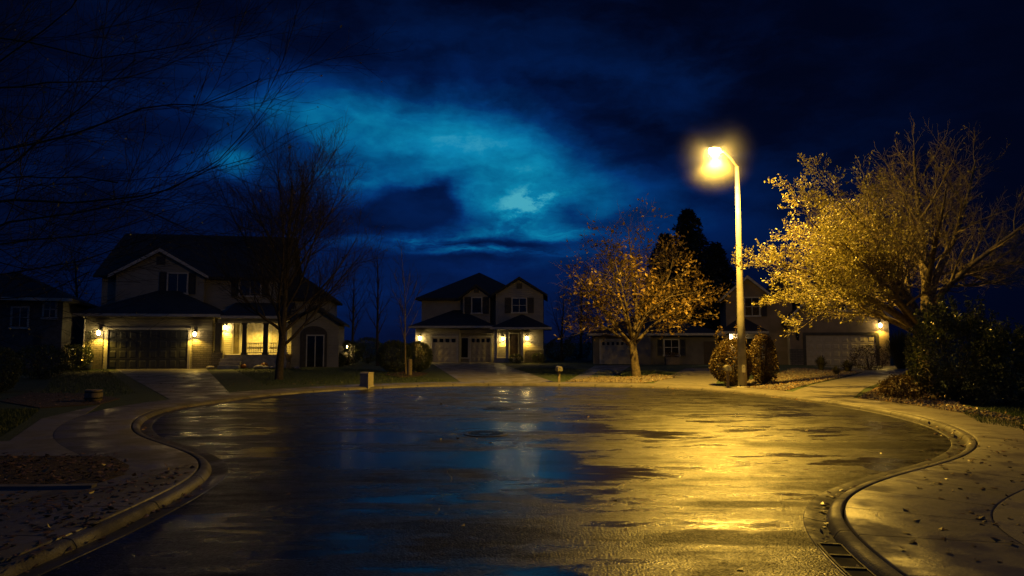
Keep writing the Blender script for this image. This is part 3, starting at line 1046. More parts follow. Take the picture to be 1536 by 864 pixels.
    def wall_lamp(s, x, z, w, power, lit=True, bulb=None, col=(1.0, 0.60, 0.07), size=1.0, hang=False):
        y = w
        k = size
        mb = MB()
        mb.box(x - 0.05 * k, x + 0.05 * k, y - 0.03, y + 0.01, z - 0.04 * k, z + 0.20 * k)      # back plate
        mb.box(x - 0.012, x + 0.012, y - 0.16 * k, y - 0.02, z + 0.13 * k, z + 0.155 * k)          # arm
        c = (x, y - 0.16 * k, z)
        mb.lathe([(0.025 * k, 0.16 * k), (0.095 * k, 0.11 * k), (0.10 * k, 0.095 * k), (0.02 * k, 0.09 * k)], 6, c)
        for a in range(6):
            ca, sa = math.cos(a * PI / 3), math.sin(a * PI / 3)
            mb.tube([(c[0] + 0.085 * k * ca, c[1] + 0.085 * k * sa, c[2] + 0.10 * k), (c[0] + 0.06 * k * ca, c[1] + 0.06 * k * sa, c[2] - 0.12 * k)], 0.007, 4)
        mb.lathe([(0.07 * k, -0.12 * k), (0.07 * k, -0.135 * k), (0.015 * k, -0.16 * k)], 6, c)
        f = mb.build('wall_lamp', M_metal, s.root)
        b = MB().lathe([(0.02 * k, -0.10 * k), (0.055 * k, -0.06 * k), (0.065 * k, 0.0), (0.05 * k, 0.06 * k), (0.02 * k, 0.085 * k)], 10, c)
        b.build('bulb', (bulb or M_bulb) if lit else M_glass, f, True)
        if lit: lamp_light('porch_light', (c[0], c[1] + 0.02 * k, c[2] - 0.20 * k), power * 1.7, col, 0.05, s.root, 158)

    def gutter(s, x0, x1, y, z):
        s.trim.box(x0, x1, y - 0.11, y - 0.003, z - 0.15, z + 0.012)

    def vent(s, x, z, w, r=0.25):
        mb = MB()
        mb.box(x - r, x + r, w - 0.05, w + 0.01, z - r, z + r)
        for i in range(5):
            zz = z - r + 0.06 + i * (2 * r - 0.1) / 5
            mb.box(x - r + 0.05, x + r - 0.05, w - 0.07, w - 0.045, zz, zz + 0.04)
        mb.build('gable_vent', M_trimd, s.root)

    def done(s, wall_m, roof_m, trim_m=None):
        if s.wall.v: s.wall.build('wall', wall_m, s.root)
        if s.roof.v: s.roof.build('roof', roof_m, s.root)
        if s.trim.v: s.trim.build('eave_trim', trim_m or M_trim, s.root)


def arch_poly(x0, x1, z0, z1, rise, n=14):
    """rectangle with a segmental arched head"""
    pts = [(x0, z0), (x1, z0)]
    xm, a = (x0 + x1) / 2, (x1 - x0) / 2
    for i in range(n + 1):
        t = PI * i / n
        pts.append((xm + a * math.cos(t), z1 + rise * math.sin(t)))
    return pts


# ================================================================ house left: garage, lit porch, arched wing
A = House('two storey cream house with dark double garage door and brightly lit columned porch', 222, 41.0, 10.0)
xl, xr = A.X(128), A.X(318)
zE = A.Z(222, 471, -0.4)                                   # eave height
A.wall.box(xl, xr, 0, 6.4, -0.15, zE + 0.02)
x0, x1, z0, z1 = A.rect(161, 495, 283, 546)
A.garage(x0, x1, 0.0, z1, 0.0, 8, 4, M_gdark, label='dark blue grey panelled garage door')
# stone piers beside the door
MB().box(xl - 0.03, x0 - 0.28, -0.06, 0.3, -0.1, 2.25).build('stone_base', M_stone_v, A.root)
MB().box(x1 + 0.28, xr + 0.03, -0.06, 0.3, -0.1, 2.25).build('stone_base', M_stone_v, A.root)
hp = A.Z(222, 432, 3.0) - zE
A.hip(xl, xr + 0.1, 0, 6.6, zE, hp, 0.5)
A.gutter(xl - 0.5, xr + 0.55, -0.5, zE)
A.wall_lamp(A.X(150.5), A.Z(150, 499), -0.06, 120, size=1.5)
A.wall_lamp(A.X(293.5), A.Z(293, 501), -0.06, 80, size=1.35)
# upper storey
wU = 3.6
ux0, ux1 = A.X(149, wU), A.X(418, wU)
zUE = A.Z(340, 413, wU - .4)
A.wall.box(ux0, ux1, wU, 13.0, zE - 0.4, zUE + 0.02)
zR = A.Z(270, 356, 8.3)
A.gable_x(ux0, ux1, wU, 13.0, zUE, zR)
zLow = A.Z(460, 447, wU + .8)
A.wall.box(ux1 - 0.2, A.X(494, wU + 1.2), wU + 1.2, 11.0, 1.0, zLow)
A.hip(ux1 - 1.5, A.X(494, wU + 1.2), wU + 1.2, 11.0, zLow, 1.9, 0.4)
# cross gable over the garage
wg = 3.0
gx0, gx1 = A.X(170, wg), A.X(303, wg)
gz, gp = A.Z(303, 413, wg), A.Z(240, 377, wg)
A.wall.box(gx0, gx1, wg, wU + 0.5, zE + 0.2, gz)
A.gable_y(gx0, gx1, (gx0 + gx1) / 2, wg, 8.4, gz, gp)
A.vent((gx0 + gx1) / 2, A.Z(240, 391, wg), wg, 0.26)
a = A.rect(252, 411, 281, 439, wg)
A.window(*a, wg, 2, 1, 0.42)
a = A.rect(360, 414, 391, 443, wU)
A.window(*a, wU, 2, 1, 0.42)
# porch
px0, px1 = A.X(312), A.X(430)
wb = 2.3
fl = A.Z(345, 532)
A.wall.box(xr - 0.1, A.X(437, wb), wb + 0.004, 5.0, -0.1, zE + 0.5)
MB().box(px0, px1, 0.05, wb, -0.1, fl).build('porch_floor', M_conc_step, A.root)
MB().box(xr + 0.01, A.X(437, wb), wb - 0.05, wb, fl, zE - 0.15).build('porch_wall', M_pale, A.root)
zPE = A.Z(365, 474, -0.45)
rf = MB()
rf.prism_x([(-0.5, zPE - 0.16), (wU + 0.1, zPE - 0.16), (wU + 0.1, zPE + 1.05), (-0.5, zPE)], xr + 0.56, A.X(428))
rf.build('porch_roof', M_roof, A.root)
A.gutter(xr + 0.56, A.X(428), -0.5, zPE)
bm_ = MB(); bm_.box(xr + 0.3, A.X(426), 0.0, 0.22, zPE - 0.42, zPE - 0.165); bm_.build('porch_beam', M_trim, A.root)
for c, wd in ((328, 0.34), (367, 0.26), (398.5, 0.26), (427, 0.26)):
    cx_ = A.X(c, 0.15)
    k = wd / 2
    co = MB()
    co.box(cx_ - k, cx_ + k, 0.15 - k, 0.15 + k, 0.95 if c == 328 else fl, zPE - 0.42)
    co.box(cx_ - k - 0.05, cx_ + k + 0.05, 0.15 - k - 0.05, 0.15 + k + 0.05, zPE - 0.50, zPE - 0.421)
    co.box(cx_ - k - 0.05, cx_ + k + 0.05, 0.15 - k - 0.05, 0.15 + k + 0.05, fl if c != 328 else 0.95, (fl if c != 328 else 0.95) + 0.12)
    co = co.build('porch_column', M_trimd if c != 427 else M_trim, A.root)
    if c == 328:
        MB().box(cx_ - 0.34, cx_ + 0.34, -0.19, 0.49, -0.1, 0.96).build('stone_base', M_stone_v, A.root)
# railings
for a_, b_ in ((371, 394.5), (403, 422)):
    xa, xb = A.X(a_, 0.15), A.X(b_, 0.15)
    rl = MB()
    zt = A.Z(380, 514, 0.15)
    rl.box(xa, xb, 0.11, 0.19, zt - 0.05, zt)
    rl.box(xa, xb, 0.12, 0.18, fl + 0.08, fl + 0.13)
    n = int((xb - xa) / 0.13)
    for i in range(1, n):
        x = xa + (xb - xa) * i / n
        rl.box(x - 0.018, x + 0.018, 0.132, 0.168, fl + 0.13, zt - 0.05)
    rl.build('railing', M_trim, A.root)
# steps
sx0, sx1 = A.X(333), A.X(364)
sp = MB()
for i in range(3):
    sp.box(sx0, sx1, -0.32 * (i + 1) + 0.05, -0.32 * i + 0.048, -0.1, fl - (i + 1) * fl / 4)
sp.build('steps', M_conc_step, A.root)
# door, side light and windows of the porch
a = A.rect(350, 485, 360, 531, wb)
dd = MB(); dd.box(a[0] - 0.1, a[0], wb - 0.12, wb - 0.04, fl, a[3] + 0.1); dd.box(a[1], a[1] + 0.1, wb - 0.12, wb - 0.04, fl, a[3] + 0.1); dd.box(a[0], a[1], wb - 0.12, wb - 0.04, a[3], a[3] + 0.1)
dd.build('door_frame', M_trim, A.root)
d_ = MB(); d_.box(a[0], a[1], wb - 0.09, wb - 0.045, fl, a[3])
for z_a, z_b in ((fl + 0.15, fl + 0.8), (fl + 0.95, a[3] - 0.15)):
    d_.box(a[0] + 0.12, a[1] - 0.12, wb - 0.11, wb - 0.085, z_a, z_b)
d_ = d_.build('door', plain('olive_door', (0.20, 0.17, 0.09), rough=0.5), A.root)
MB().lathe([(0.012, 0), (0.03, 0.03), (0.03, 0.05), (0.005, 0.06)], 8, (a[1] - 0.07, wb - 0.16, fl + 1.0), 'y').build('handle', M_metal, d_)
A.window(*A.rect(373, 486, 393, 517, wb), wb - 0.05, 3, 1, pane=M_curt, fw=0.11)
A.window(*A.rect(408, 486, 424, 517, wb), wb - 0.05, 2, 1, pane=M_curt, fw=0.11)
a = A.rect(311, 486, 322, 530, 0.6)
A.wall.box(xr - 0.05, a[1] + 0.2, 0.62, wb + 0.2, -0.1, zE - 0.1)
A.window(*a, 0.62, 1, 2)
A.wall_lamp(A.X(339, wb), A.Z(339, 491, wb), wb - 0.05, 46, size=1.4)
lamp_light('porch_fill_light', (A.X(388, 1.0), 0.9, zPE - 0.38), 420, (1.0, 0.62, 0.08), 0.12, A.root, 146)  # added fill to brighten the porch windows, no such lamp known
cl = MB().lathe([(0.02, 0.0), (0.13, 0.03), (0.14, 0.07), (0.10, 0.085)], 12, (A.X(388, 1.0), 0.9, zPE - 0.30)).build('added_ceiling_lamp', M_bulb, A.root, True)  # made-up glowing fitting that goes with the porch fill
# arched wing on the right
wW = 0.8
wx0, wx1 = A.X(437, wW), A.X(508, wW)
wz, wp = A.Z(508, 484, wW), A.Z(470, 462, wW)
A.wall.box(wx0, wx1, wW, 6.0, -0.15, wz)
A.gable_y(wx0, wx1, (wx0 + wx1) / 2, wW, 6.2, wz, wp, trim=False)
a = A.rect(450, 502, 491, 540, wW)
f = MB().prism_y(arch_poly(a[0], a[1], 0.0, a[3], 0.55), wW - 0.06, wW + 0.05).build('arched_surround', M_trimd, A.root)
a2 = A.rect(459, 502, 487, 538, wW)
f = MB()
f.box(a2[0], a2[1], wW - 0.11, wW - 0.055, a2[3] - 0.08, a2[3]); f.box(a2[0], a2[0] + 0.07, wW - 0.11, wW - 0.055, 0.05, a2[3] - 0.08); f.box(a2[1] - 0.07, a2[1], wW - 0.11, wW - 0.055, 0.05, a2[3] - 0.08)
xm = (a2[0] + a2[1]) / 2
f.box(xm - 0.03, xm + 0.03, wW - 0.10, wW - 0.055, 0.05, a2[3] - 0.08)
f = f.build('window', M_trim, A.root)
MB().box(a2[0] + 0.07, a2[1] - 0.07, wW - 0.085, wW - 0.062, 0.05, a2[3] - 0.08).build('pane', M_glass, f)
# downpipes
dp = MB(); dp.tube([(xl + 0.0, -0.42, zE - 0.1), (xl - 0.05, -0.05, zE - 0.35), (xl - 0.05, -0.05, 0.1)], 0.045, 6)
dp.build('downpipe', M_trim, A.root)
ch = MB().box(ux0 + 1.0, ux0 + 1.9, 9.2, 10.1, zR - 1.2, zR + 0.25).build('chimney', M_stone_v, A.root)
A.done(M_sidA, M_roof)

# ================================================================ house middle
B = House('two storey house with two small garage doors side by side and a lit corner porch', 690, 53.0, -3.0)
zE = B.Z(690, 489, -0.4)
xl, xm_, xr = B.X(623), B.X(704), B.X(741)
B.wall.box(xl, B.X(689), 0, 7, -0.2, zE)
B.wall.box(B.X(689) - 0.1, xr + 0.2, 0.9, 7, -0.2, zE)
B.wall.box(B.X(689) - 0.1, xr + 0.2, 0.3, 1.0, zE - 0.55, zE)
a = B.rect(648, 506, 685, 543)
B.garage(a[0], a[1], 0.0, a[3], 0.0, 4, 4, M_gtan, glass_row=True, label='lit tan garage door with a row of small panes')
a = B.rect(706, 506, 736, 541, 0.9)
B.garage(a[0], a[1], 0.0, a[3], 0.9, 4, 4, M_gbei, glass_row=True, label='shaded beige garage door with a row of small panes')
B.window(*B.rect(692, 507, 702, 536, 0.9), 0.9, 1, 1)
B.hip(xl, xr - 0.3, 0, 7.0, zE, B.Z(660, 463, 3.0) - zE, 0.45)
B.gutter(xl - 0.45, xr + 0.1, -0.45, zE)
B.wall_lamp(B.X(630.5), B.Z(630, 507), 0.0, 42, size=1.5)
# upper storey: main block with hip roof
wU = 2.6
zUE = B.Z(650, 447, wU - .4)
bx0, bx1 = B.X(632, wU), B.X(742, wU)
B.wall.box(bx0, bx1 + 2.5, wU, 12, zE - 0.3, zUE)
hipmb = MB()
B.hip(bx0, bx1 + 2.6, wU, 12, zUE, B.Z(705, 409, 7.0) - zUE, 0.45)
# small dormer gable
wd = 1.9
dx0, dx1 = B.X(694, wd), B.X(735, wd)
B.wall.box(dx0, dx1, wd, wU + 0.3, zE + 0.2, B.Z(715, 445, wd))
B.gable_y(dx0, dx1, (dx0 + dx1) / 2, wd, 6.0, B.Z(715, 445, wd), B.Z(715, 430, wd), trim=False)
B.window(*B.rect(708.5, 447, 722, 469, wd), wd, 1, 1, 0.5)
B.vent((dx0 + dx1) / 2, B.Z(715, 435.5, wd), wd, 0.2)
# right gable
wg = 0.9
gx0, gx1 = B.X(743.5, wg), B.X(815, wg)
gz, gp = B.Z(780, 441, wg), B.Z(779.5, 419, wg)
B.wall.box(gx0, gx1, wg, 10, -0.2, gz)
B.gable_y(gx0, gx1, (gx0 + gx1) / 2, wg, 8.5, gz, gp, trim=False)
B.window(*B.rect(769, 448, 789, 468, wg), wg, 2, 2, 0.5)
B.vent((gx0 + gx1) / 2, B.Z(779, 429, wg), wg, 0.22)
# porch roof
zP = B.Z(780, 491, -1.2)
B.hip(gx0 + 0.1, gx1 + 0.3, -1.0, 4.2, zP, B.Z(779, 476, 1.2) - zP + 0.25, 0.35)
B.gutter(gx0 - 0.25, gx1 + 0.65, -1.35, zP)
fl = 0.35
MB().box(gx0, B.X(786, -0.6), -0.8, wg, -0.1, fl).build('porch_floor', M_conc_step, B.root)
B.wall.box(B.X(785, 0), gx1, -0.55, wg + .2, -0.1, zP - 0.1)
for c in (743.5, 760.5, 783):
    x = B.X(c, -0.7)
    co = MB().box(x - 0.1, x + 0.1, -0.8, -0.6, fl if c < 780 else 0.0, zP - 0.16).box(x - 0.15, x + 0.15, -0.85, -0.55, zP - 0.40, zP - 0.28)
    co.build('porch_column', M_trim, B.root)
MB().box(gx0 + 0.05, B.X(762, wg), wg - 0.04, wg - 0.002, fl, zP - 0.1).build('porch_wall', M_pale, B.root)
a = B.rect(765, 501, 777, 534, wg)
d_ = MB().box(a[0], a[1], wg - 0.06, wg - 0.004, fl, a[3]).box(a[0] + .15, a[1] - .15, wg - 0.08, wg - 0.055, fl + 0.2, fl + 0.85).box(a[0] + .15, a[1] - .15, wg - 0.08, wg - 0.055, fl + 1.0, a[3] - 0.2).build('door', M_door, B.root)
MB().lathe([(0.012, 0), (0.03, 0.03), (0.03, 0.05), (0.005, 0.06)], 8, (a[1] - 0.07, wg - 0.13, fl + 0.95), 'y').build('handle', M_metal, d_)
dd = MB(); dd.box(a[0] - 0.1, a[0] - .002, wg - 0.09, wg - 0.003, fl, a[3] + 0.1); dd.box(a[1] + .002, a[1] + 0.1, wg - 0.09, wg - 0.003, fl, a[3] + 0.1); dd.box(a[0] - .002, a[1] + .002, wg - 0.09, wg - 0.003, a[3] + .002, a[3] + 0.1)
dd.build('door_frame', M_trim, B.root)
rl = MB()
xa, xb, zt = B.X(746, -0.7), B.X(759, -0.7), B.Z(750, 520, -0.7)
rl.box(xa, xb, -0.74, -0.66, zt - 0.05, zt)
for i in range(1, 9):
    x = xa + (xb - xa) * i / 9
    rl.box(x - 0.018, x + 0.018, -0.718, -0.682, fl, zt - 0.05)
rl.build('railing', M_trim, B.root)
sp = MB()
for i in range(2): sp.box(B.X(770, -1), B.X(786, -1) - 0.05, -0.8 - 0.32 * (i + 1), -0.8 - 0.32 * i - 0.002, -0.1, fl - (i + 1) * fl / 3)
sp.build('steps', M_conc_step, B.root)
st = MB().box(B.X(788, -0.6), gx1 + 0.05, -0.61, 0.6, -0.1, 0.95).build('stone_base', M_stone_v, B.root)
B.wall_lamp(B.X(754.5, wg), B.Z(754, 508, wg), wg - 0.04, 26, size=1.3)
B.wall_lamp(B.X(790.5, -0.55), B.Z(790, 507, -0.55), -0.55, 36, size=1.4)
B.done(M_sidB, M_roof)

# ================================================================ low house behind the autumn tree
Cc = House('low single storey house half hidden behind the golden leaved tree with an arched window', 960, 49.0, -6.0)
zE = Cc.Z(960, 500, -0.4)
xl, xr = Cc.X(890), Cc.X(1076)
Cc.wall.box(xl, xr, 0, 9, -0.2, zE)
Cc.wall.box(Cc.X(948), Cc.X(975), -0.5, 0.3, -0.2, zE)
Cc.hip(xl, xr, 0, 9, zE, Cc.Z(960, 468, 4.0) - zE, 0.45)
Cc.gutter(xl - 0.45, xr + 0.45, -0.45, zE)
a = Cc.rect(902, 511, 944, 546)
Cc.garage(a[0], a[1], 0.0, a[3], 0.0, 6, 4, M_gbei, glass_row=True)
a = Cc.rect(997, 510, 1017, 532)
sh = MB().prism_y(arch_poly(a[0] - 0.12, a[1] + 0.12, a[2] - 0.1, a[3], 0.45), -0.05, 0.02).build('arched_surround', M_trimd, Cc.root)
Cc.window(a[0], a[1], a[2], a[3], -0.05, 2, 2, 0.4)
a = Cc.rect(1056, 512, 1072, 545)
d_ = MB().box(a[0], a[1], -0.05, 0.02, 0, a[3]).box(a[0] + .15, a[1] - .15, -0.07, -0.045, 0.2, 0.9).box(a[0] + .15, a[1] - .15, -0.07, -0.045, 1.05, a[3] - 0.2).build('door', M_door, Cc.root)
MB().lathe([(0.012, 0), (0.03, 0.03), (0.03, 0.05), (0.005, 0.06)], 8, (a[1] - 0.07, -0.10, 0.95), 'y').build('handle', M_metal, d_)
Cc.done(M_stucD, M_roof)

# ================================================================ house on the right behind the big tree
D = House('two storey tan stucco house with pale wide garage door under the big spreading tree', 1260, 46.5, -14.0)
zE = D.Z(1260, 470, 0)
# garage wing with front gable
x0w, x1w = D.X(1185), D.X(1334)
zG, zGp = D.Z(1334, 476), D.Z(1255, 404)
D.wall.box(x0w, x1w, 0, 9, -0.2, zG)
D.gable_y(x0w, x1w, (x0w + x1w) / 2, 0, 9, zG, zGp, ov=0.4, trim=True)
a = D.rect(1210, 503, 1313, 549)
D.garage(a[0], a[1], 0.0, a[3], 0.0, 8, 4, M_gtan, frame=M_trimd, label='pale tan panelled garage door', fw=0.2)
D.window(*D.rect(1215, 440, 1240, 468), 0.0, 2, 2)
D.window(*D.rect(1253, 434, 1285, 465), 0.0, 2, 2)
D.wall_lamp(D.X(1195.5), D.Z(1195, 505), 0.0, 0, lit=False, size=1.4)
D.wall_lamp(D.X(1320), D.Z(1320, 488), 0.0, 62, size=1.5)
MB().box(x0w - 0.02, D.X(1206), -0.05, 0.3, -0.1, 1.1).build('stone_base', M_stone_v, D.root)
# left wing with its own gable
wl = 1.2
lx0, lx1 = D.X(1090, wl), D.X(1190, wl)
zL, zLp = D.Z(1092, 444, wl), D.Z(1121, 417, wl)
lxm = D.X(1123, wl)
lg1 = 2 * lxm - lx0
D.wall.box(lx0, lx1, wl, 9, -0.2, zL)
D.gable_y(lx0, lg1, lxm, wl, 8, zL, zLp, ov=0.45)
D.window(*D.rect(1118, 447, 1138, 473, wl), wl, 2, 2, 0.42)
D.hip(lg1, x0w + 1.0, wl + 1, 9, zL, 1.6, 0.2)
zP = D.Z(1115, 497, -0.3)
D.hip(D.X(1084, 0.2), D.X(1147, 0.2), -0.1, 2.4, zP, 1.0, 0.25)
D.gutter(D.X(1084, 0) - 0.25, D.X(1147, 0) + 0.25, -0.35, zP)
for c in (1092, 1146):
    x = D.X(c, 0.1)
    MB().box(x - 0.1, x + 0.1, 0.0, 0.2, -0.1, zP - 0.16).box(x - 0.15, x + 0.15, -0.05, 0.25, zP - 0.40, zP - 0.28).build('porch_column', M_trim, D.root)
a = D.rect(1104, 508, 1142, 540, wl)
D.window(a[0], a[1], a[2] + 0.2, a[3], wl, 3, 2)
D.wall_lamp(D.X(1096.5, 0.9), D.Z(1096, 505, 0.9), wl, 34, bulb=M_bulbw, col=(1.0, 0.72, 0.25), size=1.7)
D.done(M_stuc, M_roof2)

# ================================================================ dark house at the far left
E = House('unlit dark house at the left edge beyond the near tree branches', 30, 37.0, 24.0)
xl, xr = E.X(-110), E.X(92)
zE = E.Z(30, 447)
E.wall.box(xl, xr, 0, 9, -0.2, zE)
E.hip(xl, xr, 0, 9, zE, 1.7, 0.5)
E.gutter(xl - 0.5, xr + 0.5, -0.5, zE)
E.window(*E.rect(66, 452, 84, 476), 0.0, 2, 2)
E.window(*E.rect(18, 462, 42, 490), 0.0, 2, 2)
a = E.rect(48, 500, 62, 547)
d_ = MB().box(a[0], a[1], -0.05, 0.02, 0, a[3]).box(a[0] + .15, a[1] - .15, -0.07, -0.045, 0.2, 0.9).build('door', M_door, E.root)
MB().lathe([(0.012, 0), (0.03, 0.03), (0.03, 0.05), (0.005, 0.06)], 8, (a[1] - 0.07, -0.10, 0.95), 'y').build('handle', M_metal, d_)
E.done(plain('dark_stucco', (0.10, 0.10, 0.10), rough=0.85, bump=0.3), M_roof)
# ------------------------------------------------------------------ trees and shrubs
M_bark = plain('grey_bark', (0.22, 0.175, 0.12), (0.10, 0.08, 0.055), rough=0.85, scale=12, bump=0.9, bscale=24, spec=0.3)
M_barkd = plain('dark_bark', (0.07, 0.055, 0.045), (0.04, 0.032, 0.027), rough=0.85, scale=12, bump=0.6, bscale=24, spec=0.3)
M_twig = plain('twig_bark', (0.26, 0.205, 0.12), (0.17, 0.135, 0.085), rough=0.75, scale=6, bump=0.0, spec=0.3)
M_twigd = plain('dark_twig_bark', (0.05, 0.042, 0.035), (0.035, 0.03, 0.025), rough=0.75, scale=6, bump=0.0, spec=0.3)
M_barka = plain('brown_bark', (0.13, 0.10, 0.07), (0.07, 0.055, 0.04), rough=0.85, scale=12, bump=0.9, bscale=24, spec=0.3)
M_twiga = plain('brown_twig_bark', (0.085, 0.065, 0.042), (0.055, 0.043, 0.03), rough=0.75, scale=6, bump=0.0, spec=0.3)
M_leaf_y = leafmat('pale_green_buds', (0.33, 0.285, 0.075), (0.19, 0.17, 0.045))
M_leaf_a = leafmat('golden_leaves', (0.23, 0.145, 0.034), (0.09, 0.058, 0.016))
M_leaf_g = leafmat('dark_green_leaves', (0.105, 0.125, 0.040), (0.04, 0.055, 0.02), rough=0.28)
M_leaf_b = leafmat('brown_green_leaves', (0.13, 0.080, 0.025), (0.065, 0.045, 0.016), rough=0.4)
M_needle = leafmat('dark_needles', (0.018, 0.028, 0.014), (0.012, 0.018, 0.010), trans=0.0)
M_grassy = leafmat('dry_grass_blades', (0.11, 0.10, 0.035), (0.06, 0.06, 0.022))


class Tree:
    def __init__(s, seed):
        s.r = np.random.default_rng(seed)
        s.parts = {0: ([], [], 0), 1: ([], [], 0)}         # 0 trunk and limbs, 1 twigs
        s.tips = []                                          # (point, direction)

    def tube(s, which, P, rad, n):
        V, F, off = s.parts[which]
        P = np.asarray(P, float)
        m = len(P)
        T = np.gradient(P, axis=0)
        T /= np.linalg.norm(T, axis=1)[:, None] + 1e-9
        ref = np.array([0.93, 0.21, 0.30]) if abs(T[0][2]) > 0.7 else np.array([0.1, 0.2, 0.97])
        X = np.cross(T, ref)
        X /= np.linalg.norm(X, axis=1)[:, None] + 1e-9
        Y = np.cross(T, X)
        a = np.arange(n) * 2 * PI / n
        ring = P[:, None, :] + (X[:, None, :] * np.cos(a)[None, :, None] + Y[:, None, :] * np.sin(a)[None, :, None]) * np.asarray(rad)[:, None, None]
        V.append(ring.reshape(-1, 3))
        i = np.arange(m - 1)[:, None] * n
        k = np.arange(n)[None, :]
        k2 = (k + 1) % n
        f = np.stack([i + k, i + k2, i + k2 + n, i + k + n], -1).reshape(-1, 4) + off
        F.append(f)
        s.parts[which] = (V, F, off + m * n)

    def grow(s, p, d, L, r, lvl, cfg):
        c = cfg[lvl]
        n = c['seg']
        P = [np.array(p, float)]
        d = np.array(d, float)
        d /= np.linalg.norm(d)
        dirs = [d]
        for i in range(n):
            d = d + s.r.normal(0, c['wig'], 3) + np.array([0, 0, c['up']])
            d /= np.linalg.norm(d)
            P.append(P[-1] + d * L / n)
            dirs.append(d)
        s.limb(P, r, lvl, cfg, L, dirs)

    def limb(s, P, r, lvl, cfg, L=None, dirs=None, taper=None):
        c = cfg[lvl]
        P = np.asarray(P, float)
        if dirs is None:
            dirs = np.gradient(P, axis=0)
            dirs = dirs / (np.linalg.norm(dirs, axis=1)[:, None] + 1e-9)
        if L is None: L = np.linalg.norm(np.diff(P, axis=0), axis=1).sum()
        n = len(P) - 1
        tp = c.get('taper', 0.3) if taper is None else taper
        tt = np.linspace(0, 1, n + 1)
        rad = np.maximum(r * (1 - (1 - tp) * tt ** 0.9), c.get('rmin', 0.003))
        s.tube(0 if c['main'] else 1, P, rad, c['sides'])
        if lvl + 1 < len(cfg):
            k = cfg[lvl + 1]
            cnt = max(1, int(round(c['kids'] * (0.7 + 0.6 * s.r.random()) * (min(1.4, L / c.get('ref', L))))))
            az = s.r.random() * 6.28
            for j in range(cnt):
                t = c['t0'] + (1 - c['t0']) * ((j + s.r.random()) / cnt) ** c.get('tp', 1.0)
                if j == cnt - 1 and c.get('lead', True): t = 0.98
                f = min(t * n, n - 1e-4)
                i = int(f)
                q = P[i] + (P[i + 1] - P[i]) * (f - i)
                dd = np.array(dirs[min(i + 1, n)], float)
                az += 2.4 + s.r.normal(0, 0.5)
                ang = k['ang'] * (0.75 + 0.5 * s.r.random())
                if t == 0.98: ang *= 0.4
                x = np.cross(dd, [0.2, 0.3, 0.93]); x /= np.linalg.norm(x) + 1e-9
                y = np.cross(dd, x)
                nd = dd * math.cos(ang) + (x * math.cos(az) + y * math.sin(az)) * math.sin(ang)
                if nd[2] < c.get('minz', -0.6): nd[2] = abs(nd[2]) * 0.3
                ll = L * k['ratio'] * (1.0 - k.get('fall', 0.5) * t) * (0.7 + 0.6 * s.r.random())
                ll = min(max(ll, k.get('lmin', 0.1)), k.get('lmax', 99))
                s.grow(q, nd, ll, max(np.interp(t, tt, rad) * k.get('rr', 0.55), k.get('rmin', 0.003)), lvl + 1, cfg)
        else:
            for i in range(1, n + 1):
                s.tips.append((P[i], np.array(dirs[min(i, n)])))

    def build(s, root, mt, mtw, names=('trunk', 'branches')):
        for w, m, nm in ((0, mt, names[0]), (1, mtw, names[1])):
            V, F, _ = s.parts[w]
            if V: np_mesh(nm, np.concatenate(V), np.concatenate(F), m, root, smooth=True)

    def leaves(s, root, m, per, size, spread=0.08, name='crown', keep=None, jitter=1.0):
        pts = np.array([t[0] for t in s.tips]); ds = np.array([t[1] for t in s.tips])
        if keep is not None:
            k = keep(pts)
            pts, ds = pts[k], ds[k]
        leaf_quads(name, np.repeat(pts, per, 0) + s.r.normal(0, spread, (len(pts) * per, 3)), size, m, root, s.r, np.repeat(ds, per, 0))


def leaf_quads(name, P, size, m, root, rng, D=None, flat=0.0, asp=0.55):
    N = len(P)
    if N == 0: return None
    A = rng.normal(0, 1, (N, 3))
    if D is not None: A = A * 0.8 + D
    if flat: A[:, 2] *= (1 - flat)
    A /= np.linalg.norm(A, axis=1)[:, None] + 1e-9
    B = np.cross(A, rng.normal(0, 1, (N, 3)) if not flat else np.tile([0, 0, 1.0], (N, 1)) + rng.normal(0, 0.3, (N, 3)))
    B /= np.linalg.norm(B, axis=1)[:, None] + 1e-9
    C = np.cross(A, B)
    sz = (size * rng.uniform(0.6, 1.3, N))[:, None]
    w = sz * asp * 0.5
    V = np.stack([P, P + A * sz * 0.5 + B * w + C * sz * 0.1, P + A * sz, P + A * sz * 0.5 - B * w + C * sz * 0.1], 1).reshape(-1, 3)
    F = np.arange(N * 4).reshape(-1, 4)
    return np_mesh(name, V, F, m, root)


def lv(**k): return k


# ---- the big spreading tree on the right, lit by the street lamp
bd = 23.5
base = at_y(1392, 570, bd); base = Vector((base.x, base.y, GZ))
big = empty('spreading_tree', base, 0, 'big spreading tree with pale budding branches lit gold beside the street lamp', 'tree')
t = Tree(11)
CFG = [lv(seg=8, wig=.05, up=.02, main=True, sides=10, kids=9, ang=.6, t0=.35, ratio=.6, taper=.55, ref=3, minz=-.3),
       lv(seg=9, wig=.07, up=.035, main=True, sides=7, kids=13, ang=.7, t0=.18, ratio=.6, taper=.22, rmin=.02, tp=.9, minz=-.35),
       lv(seg=7, wig=.10, up=.035, main=False, sides=5, kids=11, ang=.72, t0=.12, ratio=.46, fall=.5, taper=.25, rmin=.008, rr=.5, lmax=2.5, minz=-.5, ref=1.6),
       lv(seg=5, wig=.13, up=.045, main=False, sides=3, kids=8, ang=.75, t0=.1, ratio=.48, fall=.45, taper=.4, rmin=.0055, lmin=.3, lmax=1.3, rr=.5, ref=.9),
       lv(seg=3, wig=.16, up=.07, main=False, sides=3, kids=0, ang=.7, t0=.2, ratio=.5, fall=.3, rmin=.004, lmin=.15, lmax=.55, rr=.5)]


